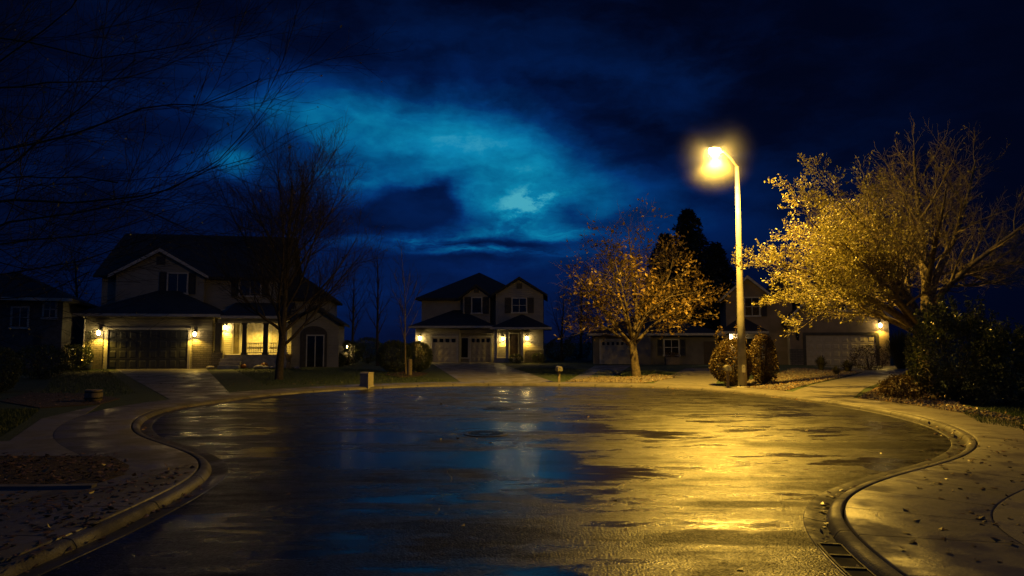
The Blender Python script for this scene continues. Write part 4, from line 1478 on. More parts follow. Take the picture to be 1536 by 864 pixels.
def bl(*pxyd):
    """limb through photo pixels at given distances, relative to the tree's foot"""
    pts = [np.array(at_y(x, y, bd + dd) - base) for x, y, dd in pxyd]
    c = catmull(pts, 0.5)
    return c[:max(5, int(len(c) * 0.90))]


t.tube(0, np.array([(0, 0, -0.2), (0.0, 0, 0.25), (-0.06, 0, 1.0), (-0.1, 0.02, 1.7), (-0.1, 0.02, 2.1)]), [0.52, 0.36, 0.31, 0.33, 0.26], 14)
limbs = [
    ([(1388, 492, 0), (1390, 455, 0), (1389, 400, 0.2), (1380, 330, 0.5), (1372, 250, 0.8), (1368, 180, 1.0)], .20),
    ([(1386, 490, 0), (1372, 462, -.2), (1345, 420, -.6), (1322, 375, -1.0), (1305, 310, -1.2), (1296, 235, -1.4)], .17),
    ([(1384, 496, 0), (1350, 455, -.3), (1310, 415, -.8), (1260, 375, -1.2), (1215, 330, -1.5), (1180, 290, -1.6)], .17),
    ([(1382, 498, 0), (1340, 468, -.2), (1290, 440, -.6), (1230, 415, -1.0), (1170, 395, -1.2), (1128, 380, -1.3)], .16),
    ([(1380, 500, 0), (1335, 480, .3), (1280, 458, .7), (1235, 448, 1.0), (1195, 455, 1.2), (1165, 468, 1.3)], .13),
    ([(1392, 470, 0), (1402, 420, .3), (1430, 360, .6), (1455, 280, 1.0), (1470, 200, 1.3)], .17),
    ([(1392, 480, 0), (1412, 440, -.4), (1460, 395, -.9), (1520, 350, -1.4), (1580, 300, -1.8)], .15),
    ([(1392, 478, 0), (1420, 430, .6), (1480, 400, 1.4), (1550, 390, 2.0), (1620, 370, 2.4)], .14),
    ([(1390, 430, 0), (1375, 370, 1.4), (1350, 310, 2.6), (1330, 240, 3.4)], .13),
    ([(1390, 440, 0), (1400, 380, -1.3), (1415, 310, -2.4), (1425, 240, -3.0)], .13),
    ([(1384, 490, 0), (1350, 450, 1.2), (1300, 400, 2.4), (1250, 350, 3.2), (1220, 300, 3.6)], .14),
    ([(1384, 490, 0), (1340, 440, -1.4), (1290, 390, -2.6), (1245, 345, -3.2), (1215, 315, -3.5)], .13),
    ([(1384, 490, 0), (1345, 436, -1.2), (1312, 360, -2.0), (1262, 300, -2.3), (1235, 255, -2.4)], .13),
]
for pts, r in limbs:
    t.limb(bl(*pts), r, 1, CFG, taper=.16)
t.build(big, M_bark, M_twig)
bx = np.array(base)
t.leaves(big, M_leaf_y, 3, 0.088, 0.045, keep=lambda p: (t.r.random(len(p)) < np.clip(-0.02 - 0.16 * p[:, 0], 0.025, 0.95) * np.clip(1.45 - .11 * p[:, 2], .25, 1)))
print('big tree tips', len(t.tips))

# ---- autumn tree in the middle
mb_ = on_z(955, 566, GZ)
aut = empty('autumn_tree', mb_, 0, 'round crowned tree with thinning golden leaves standing in a stony bed by the kerb', 'tree')
t = Tree(5)
CA = [lv(seg=6, wig=.03, up=.0, main=True, sides=10, kids=0, ang=.5, t0=.3, ratio=.6, taper=.75),
      lv(seg=8, wig=.07, up=.03, main=True, sides=7, kids=13, ang=.62, t0=.22, ratio=.6, taper=.2, rmin=.012, tp=.9),
      lv(seg=6, wig=.10, up=.02, main=False, sides=4, kids=8, ang=.75, t0=.15, ratio=.45, fall=.45, rmin=.006, lmax=2.2, rr=.5, ref=1.6),
      lv(seg=4, wig=.14, up=.0, main=False, sides=3, kids=4, ang=.8, t0=.2, ratio=.5, fall=.4, rmin=.004, lmin=.3, lmax=1.0, rr=.5, ref=.7),
      lv(seg=2, wig=.16, up=.0, main=False, sides=3, kids=0, ang=.8, t0=.2, ratio=.55, fall=.3, rmin=.003, lmin=.15, lmax=.5, rr=.5)]
ad_ = mb_.y
ab = lambda *q: catmull([np.array(at_y(x, y, ad_ + dd) - mb_) for x, y, dd in q], 0.5)
t.tube(0, ab((955, 569, 0), (954.5, 562, 0), (952, 545, 0), (950, 525, 0), (948, 508, 0)), np.linspace(.24, .15, len(ab((955, 569, 0), (954.5, 562, 0), (952, 545, 0), (950, 525, 0), (948, 508, 0)))), 10)
for q, r in [([(949, 515, 0), (940, 480, 0), (925, 430, .3), (915, 385, .4), (905, 355, .4)], .10), ([(949, 513, 0), (955, 470, 0), (950, 420, -.3), (945, 370, -.4), (942, 340, -.5)], .11),
             ([(949, 515, 0), (965, 480, 0), (990, 440, -.3), (1005, 410, -.6), (1010, 385, -.7)], .10), ([(949, 520, 0), (975, 492, .3), (1010, 465, .4), (1040, 450, .3), (1056, 442, .3)], .09),
             ([(948, 518, 0), (925, 490, -.3), (895, 455, -.6), (872, 425, -.8), (862, 405, -.8)], .09), ([(948, 520, 0), (920, 498, .4), (885, 480, .8), (858, 465, 1.0)], .08),
             ([(949, 512, 0), (960, 470, 1.2), (975, 420, 2.0), (985, 375, 2.2)], .09), ([(949, 512, 0), (940, 465, -1.2), (930, 420, -2.0), (922, 390, -2.2)], .09),
             ([(949, 515, 0), (975, 470, -1.4), (1005, 445, -2.2), (1030, 440, -2.5)], .08), ([(949, 515, 0), (915, 475, 1.4), (890, 430, 2.0), (880, 390, 2.2)], .08)]:
    t.limb(ab(*q), r, 1, CA, taper=.16)
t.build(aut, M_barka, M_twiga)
t.leaves(aut, M_leaf_a, 2, 0.165, 0.085, keep=lambda p: t.r.random(len(p)) < np.clip(0.52 - 0.085 * (p[:, 2] - 3.0) + 0.07 * p[:, 0] + .25 * np.sin(p[:, 0] * 2.3 + p[:, 2] * 1.7), 0.05, 0.8))
print('autumn tips', len(t.tips))

# ---- bare trees
CB = [lv(seg=10, wig=.025, up=.02, main=True, sides=9, kids=15, ang=.5, t0=.28, ratio=.5, taper=.22, ref=8, rmin=.02),
      lv(seg=8, wig=.06, up=.055, main=True, sides=6, kids=11, ang=.58, t0=.2, ratio=.62, fall=.35, taper=.22, rmin=.012, rr=.5, ref=4),
      lv(seg=6, wig=.09, up=.05, main=False, sides=4, kids=8, ang=.6, t0=.15, ratio=.45, fall=.4, rmin=.006, lmax=2.6, rr=.5, ref=1.6),
      lv(seg=4, wig=.12, up=.05, main=False, sides=3, kids=4, ang=.6, t0=.15, ratio=.5, fall=.3, rmin=.0045, lmin=.3, lmax=1.2, rr=.5, ref=.8),
      lv(seg=2, wig=.14, up=.05, main=False, sides=3, kids=0, ang=.6, t0=.15, ratio=.5, fall=.3, rmin=.003, lmin=.15, lmax=.6, rr=.5)]


def bare(name, px, py, depth, top_px, r, seed, label, lean=0.0, cfg=CB, kids=None, ratio=None, mt=None, mtw=None, group=None):
    p = on_z(px, py, GZ) if depth is None else None
    if p is None:
        q = at_y(px, py, depth); p = Vector((q.x, q.y, GZ))
    H = at_y(px, top_px, p.y).z - GZ
    root = empty(name, p, 0, label, 'tree', group)
    t = Tree(seed)
    c = [dict(x) for x in cfg]
    if kids: c[0]['kids'] = kids
    if ratio: c[1]['ratio'] = ratio
    c[0]['ref'] = H * .86
    c[1]['ref'] = H * .45
    t.grow((0, 0, -0.15), (lean, 0, 1), H * 0.86, r, 0, c)
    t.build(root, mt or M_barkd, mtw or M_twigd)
    return root, t


CF = [dict(x) for x in CB]
CF[0].update(t0=.16, tp=1.15)
CF[1].update(ang=.78, up=.075, fall=.62, kids=14)
CF[2].update(kids=10)
rt, t = bare('bare_tree', 418, 569, None, 222, .19, 21, 'tall bare tree on the front lawn before the house with the lit porch', 0.01, cfg=CF, kids=23, ratio=.74)
t.leaves(rt, M_leaf_a, 1, 0.09, 0.05, keep=lambda p: t.r.random(len(p)) < 0.03)
bare('young_tree', 609, 562, None, 385, .055, 22, 'thin young bare tree with a pale trunk guard in a mulch ring', 0.0, kids=12, ratio=.36, mt=M_bark)
bare('slender_tree', 566, 548, 46.0, 352, .12, 23, 'slender dark bare tree behind the clipped hedge bushes', kids=16, ratio=.25)
bare('garden_tree', 527, 545, 52.0, 395, .13, 24, 'dark bare tree between the porch house and the middle house', kids=14, ratio=.4)
bare('back_tree', 843, 545, 58.0, 430, .14, 25, 'dim bare tree just right of the middle house', kids=14, ratio=.45)
bare('yard_tree', 872, 545, 66.0, 415, .16, 26, 'dim bare tree behind the left end of the low house', kids=15, ratio=.45)
bare('lane_tree', 112, 545, 48.0, 360, .17, 27, 'dark bare tree between the far left house and the porch house', kids=15, ratio=.45)

# ---- near tree leaning in from the left edge
nt_b = Vector((-12.2, 11.6, GZ))
near = empty('overhanging_tree', nt_b, 0, 'near bare tree at the left edge with long drooping branches over the street', 'tree')
t = Tree(31)
CN = [lv(seg=8, wig=.03, up=0, main=True, sides=10, kids=0, ang=.5, t0=.3, ratio=.5, taper=.5),
      lv(seg=9, wig=.05, up=.01, main=True, sides=6, kids=11, ang=.55, t0=.25, ratio=.45, taper=.18, rmin=.008, minz=-.7),
      lv(seg=7, wig=.08, up=.03, main=False, sides=4, kids=8, ang=.55, t0=.15, ratio=.45, fall=.4, rmin=.0045, lmax=2.2, rr=.45, ref=1.6, minz=-.7),
      lv(seg=4, wig=.1, up=.03, main=False, sides=3, kids=3, ang=.6, t0=.2, ratio=.5, fall=.4, rmin=.003, lmin=.2, lmax=.9, rr=.5, ref=.7),
      lv(seg=2, wig=.12, up=.03, main=False, sides=3, kids=0, ang=.6, t0=.2, ratio=.5, fall=.3, rmin=.0022, lmin=.1, lmax=.4, rr=.5)]
t.tube(0, np.array([(0, 0, -0.2), (0, 0, .3), (.05, 0, 1.5), (.1, 0, 3.0), (.2, 0, 4.5), (.3, 0, 6.5), (.3, 0, 8.0)]), [.40, .28, .25, .23, .19, .13, .06], 12)
nb = lambda *q: catmull([np.array((.1, 0, q[0]))] + [np.array(at_y(x, y, dd) - nt_b) for x, y, dd in q[1:]], 0.45)
for q, r in [((3.4, (-140, 330, 11.4), (20, 305, 11.1), (150, 300, 10.9), (260, 280, 10.8), (330, 240, 10.8), (376, 197, 10.8)), .07),
             ((3.8, (-100, 290, 11.0), (20, 235, 10.5), (110, 160, 10.1), (190, 95, 9.9)), .07),
             ((2.9, (-120, 395, 11.2), (10, 338, 10.7), (110, 322, 10.3), (220, 300, 10.2), (320, 250, 10.0)), .06),
             ((4.2, (-120, 262, 11.4), (0, 222, 11.2), (110, 205, 11.2), (210, 168, 11.2), (300, 160, 11.2), (390, 122, 11.2)), .06),
             ((2.5, (-100, 440, 11.4), (20, 420, 11.0), (120, 405, 10.7), (215, 372, 10.6)), .05),
             ((2.3, (-100, 470, 11.2), (0, 448, 10.6), (60, 440, 10.3), (140, 398, 10.2)), .045),
             ((4.8, (-90, 140, 10.8), (20, 80, 10.2), (110, 20, 9.8), (170, -60, 9.5)), .06),
             ((5.2, (-120, 90, 11.6), (0, 60, 11.6), (150, 85, 11.6), (290, 55, 11.6)), .055),
             ((3.2, (-150, 330, 10.0), (-20, 270, 8.8), (90, 255, 8.2), (190, 262, 8.0)), .05),
             ((4.5, (-150, 150, 12.5), (30, 130, 13.0), (190, 115, 13.3), (320, 70, 13.5)), .06),
             ((3.0, (-100, 390, 12.6), (40, 372, 13.4), (150, 362, 13.8), (260, 330, 14.0)), .05)]:
    P_ = nb(*q)
    P_[2:] += np.cumsum(t.r.normal(0, .030, (len(P_) - 2, 3)), 0) * [.5, 1, 1]
    t.limb(P_, r * .6, 1, CN, taper=.12)
t.build(near, M_barkd, M_twigd)
t.leaves(near, M_leaf_y, 1, 0.05, 0.03, keep=lambda p: t.r.random(len(p)) < 0.05)
print('near tips', len(t.tips))


# ---- conifer
def conifer(px, depth, top, hw_px, seed, label):
    q = at_y(px, 545, depth); p = Vector((q.x, q.y, GZ))
    H = at_y(px, top, depth).z - GZ
    Rb = hw_px / FPX * depth
    root = empty('conifer_tree', p, 0, label, 'tree', 'conifers behind the houses')
    rng = np.random.default_rng(seed)
    tr = MB().tube([(0, 0, -0.2), (0, 0, H * .5), (0, 0, H * .98)], [.3, .17, .02], 8)
    PT, DR_ = [], []
    z = H * 0.1
    while z < H * .985:
        f = 1 - z / H
        Lb = Rb * (f ** 0.75) * rng.uniform(.8, 1.1) + 0.12
        k = int(7 + 6 * f)
        a0 = rng.random() * 6.28
        for j in range(k):
            a = a0 + j * 6.283 / k + rng.normal(0, .15)
            L = Lb * rng.uniform(.65, 1.15)
            e = np.array([math.cos(a), math.sin(a), 0])
            pts = [np.array([0, 0, z]) + e * L * s + np.array([0, 0, 0.10 * L * s - 0.38 * L * s * s]) for s in (0, .4, .75, 1.0)]
            tr.tube(pts, [.035, .02, .012, .005], 3, cap=False)
            n = int(10 + L * 22)
            s_ = rng.random(n) ** .7
            for s in s_:
                c = np.array([0, 0, z]) + e * L * s + np.array([0, 0, 0.10 * L * s - 0.38 * L * s * s])
                PT.append(c + rng.normal(0, .07, 3)); side = np.array([-e[1], e[0], 0]) * rng.choice([-1, 1])
                DR_.append(e * .7 + side * rng.uniform(.2, 1.1) + np.array([0, 0, -.25]))
        z += H * 0.022 + 0.10 * f
    tr.build('trunk', M_barkd, root)
    leaf_quads('crown', np.array(PT), .42, M_needle, root, rng, np.array(DR_) * 1.4, asp=.35)


conifer(1036, 64, 312, 95, 1, 'tall dark conifer rising behind the autumn tree')
conifer(1078, 70, 362, 70, 2, 'second dark conifer between the tall conifer and the right hand house')
conifer(1000, 72, 346, 62, 3, 'shorter dark conifer left of and behind the tall conifer')


# ---- bushes
def bush(name, px, py, wpx, hpx, m, n, size, seed, label, cat='bush', group=None, ry=None, lump=.18, core=True, depth=None, spiky=0.0, stems=True, shoots=0):
    p = on_z(px, py, GZ) if depth is None else None
    if p is None:
        q = at_y(px, py, depth); p = Vector((q.x, q.y, GZ))
    rx = wpx / 2 / FPX * p.y
    ry = ry or rx
    k = 1 + ry * .85 / p.y                                   # the base line one sees is the bush's front
    p = Vector((p.x * k, p.y * k, GZ))
    rx *= k
    h = hpx / FPX * p.y
    root = empty(name, p, 0, label, cat, group)
    rng = np.random.default_rng(seed)
    d = rng.normal(0, 1, (n, 3)); d /= np.linalg.norm(d, axis=1)[:, None]
    # lumpy radius from a few random clump directions
    cl = rng.normal(0, 1, (18, 3)); cl /= np.linalg.norm(cl, axis=1)[:, None]
    am = rng.uniform(-1, 1, 18)
    g = np.exp(((d @ cl.T) - 1) * 9) @ am
    rr = (1 + lump * g) * rng.uniform(.45, 1.0, n) ** .35
    if spiky: rr = rr * (1 + spiky * (rng.random(n) < .12) * rng.random(n))
    P = np.stack([d[:, 0] * rx * rr, d[:, 1] * ry * rr, h * (.5 + .5 * d[:, 2] * rr)], 1)
    P[:, 2] = np.maximum(P[:, 2], 0.03)
    D_ = d * .8
    sh = []
    for _ in range(shoots):                                  # upright leafy shoots that break the outline
        a, q = rng.random() * 6.283, rng.random() ** .5 * .92
        b = np.array([rx * q * math.cos(a), ry * q * math.sin(a), h * (.55 + .40 * math.sqrt(max(0, 1 - q * q)))])
        L_ = h * rng.uniform(.12, .34)
        ln = np.array([rng.normal(0, .12), rng.normal(0, .12), 1.0]) * L_
        n2 = int(14 + 40 * L_)
        s_ = rng.random(n2)
        P = np.concatenate([P, b + s_[:, None] * ln + rng.normal(0, .035, (n2, 3))])
        D_ = np.concatenate([D_, rng.normal(0, .6, (n2, 3)) + [0, 0, .3]])
        sh.append((b, ln))
    leaf_quads('foliage', P, size, m, root, rng, D_, asp=.6)
    if stems:
        st = MB()
        for _ in range(9):
            a = rng.random() * 6.28
            r1 = rng.uniform(.3, .75)
            st.tube([(0.05 * math.cos(a), .05 * math.sin(a), -.05), (rx * r1 * .5 * math.cos(a), ry * r1 * .5 * math.sin(a), h * .4), (rx * r1 * math.cos(a), ry * r1 * math.sin(a), h * .8)], [.022, .014, .005], 5)
        for b, ln in sh: st.tube([tuple(b - ln * .6), tuple(b + ln * .5), tuple(b + ln)], [.008, .005, .002], 3)
        st.build('stems', M_barkd, root)
    return root


CB_G = 'clipped round bushes on the middle lawn'
bush('round_bush', 592, 559, 54, 47, M_leaf_g, 9000, .07, 41, 'dark clipped ball bush left of the young tree trunk', group=CB_G, lump=.07)
bush('round_bush', 627, 558, 44, 45, M_leaf_g, 8000, .07, 42, 'dark clipped ball bush right of the young tree trunk', group=CB_G, lump=.07)
bush('leafy_bush', 1097, 580, 66, 74, M_leaf_b, 9000, .075, 43, 'large rounded brown leaved bush behind the street lamp post', lump=.26, shoots=9)
bush('leafy_bush', 1146, 577, 38, 68, M_leaf_b, 5200, .075, 44, 'narrower brown leaved bush just right of the street lamp post', lump=.28, shoots=6)
bush('tall_shrub', 1432, 606, 124, 128, M_leaf_g, 9500, .085, 45, 'tall loose dark green shrub in the bed right of the sloping driveway', lump=.34, shoots=70)
bush('tall_shrub', 1512, 612, 92, 104, M_leaf_g, 4200, .085, 46, 'tall dark shrub at the right edge above the strip of lawn', lump=.36, shoots=50)
bush('low_shrub', 1353, 600, 60, 34, M_leaf_b, 2600, .07, 47, 'low brown shrub at the driveway corner in front of the tall shrub', lump=.3, spiky=.5)
bush('bed_shrub', 1305, 556, 56, 36, M_leaf_b, 2600, .075, 48, 'dark spreading shrub in front of the pale garage door corner', lump=.3, spiky=.3)
bush('edge_bush', -4, 590, 56, 66, M_leaf_g, 5200, .07, 49, 'rounded green bush cut by the left edge of the picture', lump=.06)
bush('porch_bush', 774, 545, 20, 14, M_leaf_g, 900, .09, 50, 'small dark bush below the porch of the middle house', lump=.2, depth=50.5)
bush('wall_bush', 808, 545, 24, 16, M_leaf_g, 900, .09, 51, 'small dark bush against the lit stone wall of the middle house', lump=.25, depth=51)
for i, (px, py, w, h, dpt) in enumerate([(520, 548, 50, 36, 47), (552, 548, 44, 40, 50), (838, 548, 44, 34, 56), (866, 548, 44, 40, 60), (105, 550, 60, 38, 38), (62, 560, 70, 50, 30), (505, 550, 22, 22, 44)]):
    lab = ['dark hedge bush right of the arched wing', 'dark hedge bush behind the pair of ball bushes', 'dim bush right of the middle house wall', 'dim bush at the left end of the low house',
           'dark bush beside the left end of the porch house garage', 'wide dark bush on the lawn in front of the far left house', 'small dark bush at the foot of the arched wing'][i]
    bush('hedge_bush', px, py, w, h, M_leaf_g, 2600, .11, 60 + i, lab, lump=.2, depth=dpt)


# ---- spiky grasses
def grass_clump(px, py, wpx, hpx, n, seed, label, m=M_grassy, group=None, width=.012):
    p = on_z(px, py, GZ)
    R_ = wpx / 2 / FPX * p.y
    H = hpx / FPX * p.y
    rng = np.random.default_rng(seed)
    mb = MB()
    for _ in range(n):
        a = rng.random() * 6.283
        k = rng.random() ** .6
        o = np.array([math.cos(a), math.sin(a), 0])
        s = np.array([-math.sin(a), math.cos(a), 0]) * width
        b = o * R_ * .18 * rng.random()
        hh = H * (1 - .35 * k * k) * rng.uniform(.7, 1.05)
        q = [b, b + o * R_ * k * .35 + np.array([0, 0, hh * .55]), b + o * R_ * k * .75 + np.array([0, 0, hh * .9]), b + o * R_ * k * 1.05 + np.array([0, 0, hh * (1 - .22 * k)])]
        ws = [1, .9, .6, .1]
        mb.add([tuple(c + s * w * e) for c, w in zip(q, ws) for e in (-1, 1)], [(0, 1, 3, 2), (2, 3, 5, 4), (4, 5, 7, 6)])
    o = mb.build('ornamental_grass', m)
    o.location = (p.x, p.y, GZ)
    return tag(o, label, 'plant', group)


GG = 'spiky plants in the bed by the pale garage'
grass_clump(1352, 553, 62, 62, 900, 71, 'tall fountain of ornamental grass beside the lit wall lamp', width=.014)
grass_clump(1232, 556, 24, 24, 130, 72, 'upright spiky plant left in the bed before the pale garage door', width=.03, group=GG)
grass_clump(1272, 558, 26, 20, 130, 73, 'spreading spiky plant in the bed between the upright spiky plant and the dark shrub', width=.03, group=GG)
grass_clump(1255, 562, 20, 14, 90, 74, 'smallest spiky tuft in the bed before the pale garage door', width=.025, group=GG)
grass_clump(1362, 578, 26, 24, 60, 75, 'thin upright dry plant at the foot of the tall shrub', width=.02)
grass_clump(1152, 573, 26, 18, 90, 76, 'dry pale grass tuft under the bush right of the street lamp post', width=.015)

# ---- litter, turf and chips
M_lit = leafmat('fallen_leaf', (0.24, 0.13, 0.04), (0.12, 0.065, 0.022), rough=0.4, trans=0)
M_chip = plain('river_gravel', (0.22, 0.19, 0.16), (0.13, 0.11, 0.09), rough=0.7, bump=0.3, spec=.4)


def inside(pt, poly):
    x, y = pt
    c = False
    for i in range(len(poly)):
        (x1, y1), (x2, y2) = poly[i - 1], poly[i]
        if (y1 > y) != (y2 > y) and x < (x2 - x1) * (y - y1) / (y2 - y1) + x1: c = not c
    return c


def scatter(poly, n, rng):
    P = np.array(poly)
    lo, hi = P.min(0), P.max(0)
    out = []
    while len(out) < n:
        q = rng.uniform(lo, hi)
        if inside(q, poly): out.append(q)
    return np.array(out)


rng = np.random.default_rng(77)
bed1 = kerb_arc((1064, 583), (1158, 588), 1.45) + [(11.5, 26.7), (14.9, 31.3), (18.5, 36.5), (17.2, 42), (12.5, 33), (9.6, 28.5)]
bed2 = kerb_arc((1246, 598), (1470, 640), 1.45) + gpoly([(1540, 652), (1530, 628), (1450, 612), (1400, 585), (1346, 566)])
bed3 = gpoly([(0, 731), (128, 730), (186, 712), (194, 699), (168, 686), (0, 684)])
bed4 = kerb_arc((845, 575), (962, 577), 1.45) + gpoly([(1015, 566), (985, 562), (950, 566), (900, 566), (856, 571)])
bed5 = gpoly([(0, 602), (60, 612), (150, 606), (180, 598), (120, 590), (40, 590)])
bed6 = gpoly([(575, 562), (600, 566), (628, 565), (642, 560), (612, 557)])
L = []
for poly, n in ((bed1, 2600), (bed2, 2600), (bed3, 420), (bed4, 900), (bed5, 300), (bed6, 200)):
    q = scatter(poly, n, rng)
    L.append(np.concatenate([q, GZ + .014 + rng.uniform(0, .06, (n, 1)) * (rng.random((n, 1)) < .6)], 1))
q = scatter(gpoly([(0, 740), (135, 735), (250, 700), (300, 700), (180, 770), (0, 860)]), 300, rng)
L.append(np.concatenate([q, np.full((len(q), 1), GZ + .012)], 1))
q = scatter(gpoly([(1400, 640), (1536, 660), (1536, 864), (1340, 840)]), 130, rng)
L.append(np.concatenate([q, np.full((len(q), 1), GZ + .012)], 1))
q = scatter(gpoly([(200, 560), (600, 575), (360, 588), (240, 590)]), 260, rng)
L.append(np.concatenate([q, np.full((len(q), 1), GZ + .012)], 1))
# a few leaves washed along the gutter
gi = np.clip((rng.choice(rng.integers(0, NK, 80), 1500) + rng.normal(0, 5, 1500)).astype(int), 0, NK - 1)
g = kc[gi] + nrm[gi] * (-.02 - .14 * rng.random((1500, 1)) ** 2)
g = g[(g[:, 1] > 3)]
L.append(np.concatenate([g, np.full((len(g), 1), .004)], 1))
q = np.stack([rng.uniform(-4, 6.5, 70), rng.uniform(5, 24, 70)], 1)
q = q[[inside(v, [tuple(p) for p in offs(-.35)]) for v in q]]
L.append(np.concatenate([q, np.full((len(q), 1), .008)], 1))
o = leaf_quads('fallen_leaves', np.concatenate(L), .075, M_lit, None, rng, None, flat=.82, asp=.7)
tag(o, 'scattered wet fallen leaves lying on the beds, sidewalk and gutter', 'leaves', kind='stuff')

# gravel chips of the beds by the lamp and the autumn tree
V, F = [], []
for poly, n in ((bed4, 2200), (bed1, 3000), (bed2, 2200)):
    q = scatter(poly, n, rng)
    for x, y in q:
        s = rng.uniform(.02, .06)
        b = len(V)
        a = rng.random() * 6.28
        ca, sa = math.cos(a) * s, math.sin(a) * s
        zt = GZ + .012 + s * rng.uniform(.5, .9)
        V += [(x + ca, y + sa, GZ), (x - sa, y + ca, GZ), (x - ca, y - sa, GZ), (x + sa, y - ca, GZ), (x + ca * .5, y + sa * .5, zt), (x - sa * .6, y + ca * .6, zt), (x - ca * .5, y - sa * .5, zt * .98), (x + sa * .6, y - ca * .6, zt)]
        F += [(b, b + 1, b + 5, b + 4), (b + 1, b + 2, b + 6, b + 5), (b + 2, b + 3, b + 7, b + 6), (b + 3, b, b + 4, b + 7), (b + 4, b + 5, b + 6, b + 7)]
tag(np_mesh('gravel', V, F, M_chip), 'river gravel chips strewn over the planting beds', 'gravel', kind='stuff')

# short turf on the lawns one can see
M_turf = leafmat('turf_blades', (0.032, 0.062, 0.016), (0.05, 0.075, 0.022), rough=.45, trans=.15)
lawns = [(gpoly([(345, 552), (540, 552), (640, 566), (672, 572), (560, 574), (400, 578)]), 16000), (gpoly([(760, 553), (836, 566), (850, 571), (890, 556), (845, 552)]), 5000),
         (gpoly([(1470, 634), (1440, 618), (1536, 606), (1700, 612), (1700, 645), (1540, 645)]), 14000), (gpoly([(90, 556), (158, 552), (205, 590), (150, 596), (60, 590)]), 8000),
         (gpoly([(900, 556), (985, 556), (1025, 562), (960, 566), (880, 568)]), 5000), (gpoly([(0, 615), (60, 614), (40, 630), (0, 655)]), 3000)]
V = []
for poly, n in lawns:
    q = scatter(poly, n, rng)
    a = rng.random(n) * 6.28
    h = rng.uniform(.03, .085, n)
    w = .006
    lean = rng.normal(0, .02, (n, 2))
    b0 = np.stack([q[:, 0] - np.cos(a) * w, q[:, 1] - np.sin(a) * w, np.full(n, GZ - .012)], 1)
    b1 = np.stack([q[:, 0] + np.cos(a) * w, q[:, 1] + np.sin(a) * w, np.full(n, GZ - .012)], 1)
    tp = np.stack([q[:, 0] + lean[:, 0], q[:, 1] + lean[:, 1], GZ + h], 1)
    V.append(np.stack([b0, b1, tp], 1).reshape(-1, 3))
V = np.concatenate(V)
tag(np_mesh('grass', V, np.arange(len(V)).reshape(-1, 3), M_turf), 'short wet turf on the front lawns', 'grass', kind='stuff')
# ------------------------------------------------------------------ street lamp
M_galv = plain('galvanised_pole', (0.32, 0.30, 0.28), (0.20, 0.19, 0.175), rough=0.55, scale=2.2, bump=0.12, bscale=50, metal=0.0)
M_lens = emit('sodium_lens', (1.0, 0.70, 0.24), 420.0)
lp = on_z(1114, 581, GZ)
lamp = empty('street_lamp', lp, 0, 'tall tapered street lamp glowing yellow over the kerb beside the rounded bush', 'street lamp')
Ht = at_y(1104, 250, lp.y).z - GZ
MB().lathe([(.20, -.1), (.20, .03), (.15, .05), (.148, .06)], 16).build('base_plate', M_galv, lamp, True)
for a in (45, 135, 225, 315):
    MB().lathe([(.022, .03), (.022, .06), (.010, .062), (.010, .10)], 6, (.178 * math.cos(R(a)), .178 * math.sin(R(a)), 0)).build('anchor_bolt', M_iron, lamp)
MB().tube([(0, 0, .05), (0, 0, Ht * .3), (0, 0, Ht * .65), (0, 0, Ht)], [.165, .135, .105, .078], 18).build('pole', M_galv, lamp, True)
hd = at_y(1073, 228, lp.y - 1.2) - lp                      # the lantern hangs out over the road
hdir = Vector((hd.x, hd.y, 0)); reach = hdir.length; hdir.normalize()
arm = [Vector((0, 0, Ht - .25)), Vector((0, 0, Ht))]
for k in range(1, 8):
    s = k / 7
    arm.append(Vector((hdir.x * reach * .72 * s, hdir.y * reach * .72 * s, Ht + (hd.z + .14 - Ht) * math.sin(s * PI / 2))))
MB().tube(arm, [.05, .05] + [.045 - .002 * k for k in range(7)], 10).build('arm', M_galv, lamp, True)
# hand-hole cover, bolted on the road side
MB().box(-.06, .06, -.168, -.145, .55, .80).box(-.012, .012, -.175, -.167, .76, .785).build('hand_hole_cover', M_galv, lamp)
# cobra-head lantern along hdir
hx = Matrix.Rotation(math.atan2(hdir.y, hdir.x), 4, 'Z')
head = MB()
prof = [(-.42, .035, .05), (-.38, .06, .055), (-.2, .11, .075), (0, .16, .09), (.2, .155, .085), (.32, .09, .05), (.36, .02, .02)]
n = 14
vs, fs = [], []
for x, wy, hz_ in prof:
    for k in range(n):
        a = 2 * PI * k / n
        z = math.sin(a) * hz_
        vs.append(hx @ Vector((x, wy * math.cos(a), z if z > 0 else z * .35)) + Vector((hd.x, hd.y, hd.z + .10)))
for j in range(len(prof) - 1):
    for k in range(n):
        a, b = j * n + k, j * n + (k + 1) % n
        fs.append((a, b, b + n, a + n))
fs += [tuple(range(n - 1, -1, -1)), tuple(range((len(prof) - 1) * n, len(prof) * n))]
hobj = head.add(vs, fs).build('lantern', M_galv, lamp, True)
lens = MB()
vs, fs = [], []
for j in range(5):
    t_ = j / 4 * PI / 2
    for k in range(16):
        a = 2 * PI * k / 16
        vs.append(hx @ Vector((.05 + .23 * math.cos(t_) * math.cos(a), .19 * math.cos(t_) * math.sin(a), -.24 * math.sin(t_))) + Vector((hd.x, hd.y, hd.z + .075)))
for j in range(4):
    for k in range(16):
        a, b = j * 16 + k, j * 16 + (k + 1) % 16
        fs.append((a, a + 16, b + 16, b))
lens.add(vs, fs).build('lens', M_lens, hobj, True)
LAMP_W = 11500.0
LAMP_COL = (1.0, 0.565, 0.055)
lamp_light('street_lamp_glow', (hd.x, hd.y, hd.z - .27), 1150.0, LAMP_COL, .10, lamp)       # what leaves the drop lens sideways
lamp_light('street_lamp_light', (hd.x, hd.y, hd.z - .27), LAMP_W, LAMP_COL, .10, lamp).data.type = 'SPOT'
ll = bpy.data.objects['street_lamp_light'].data              # and the main beam the reflector throws down
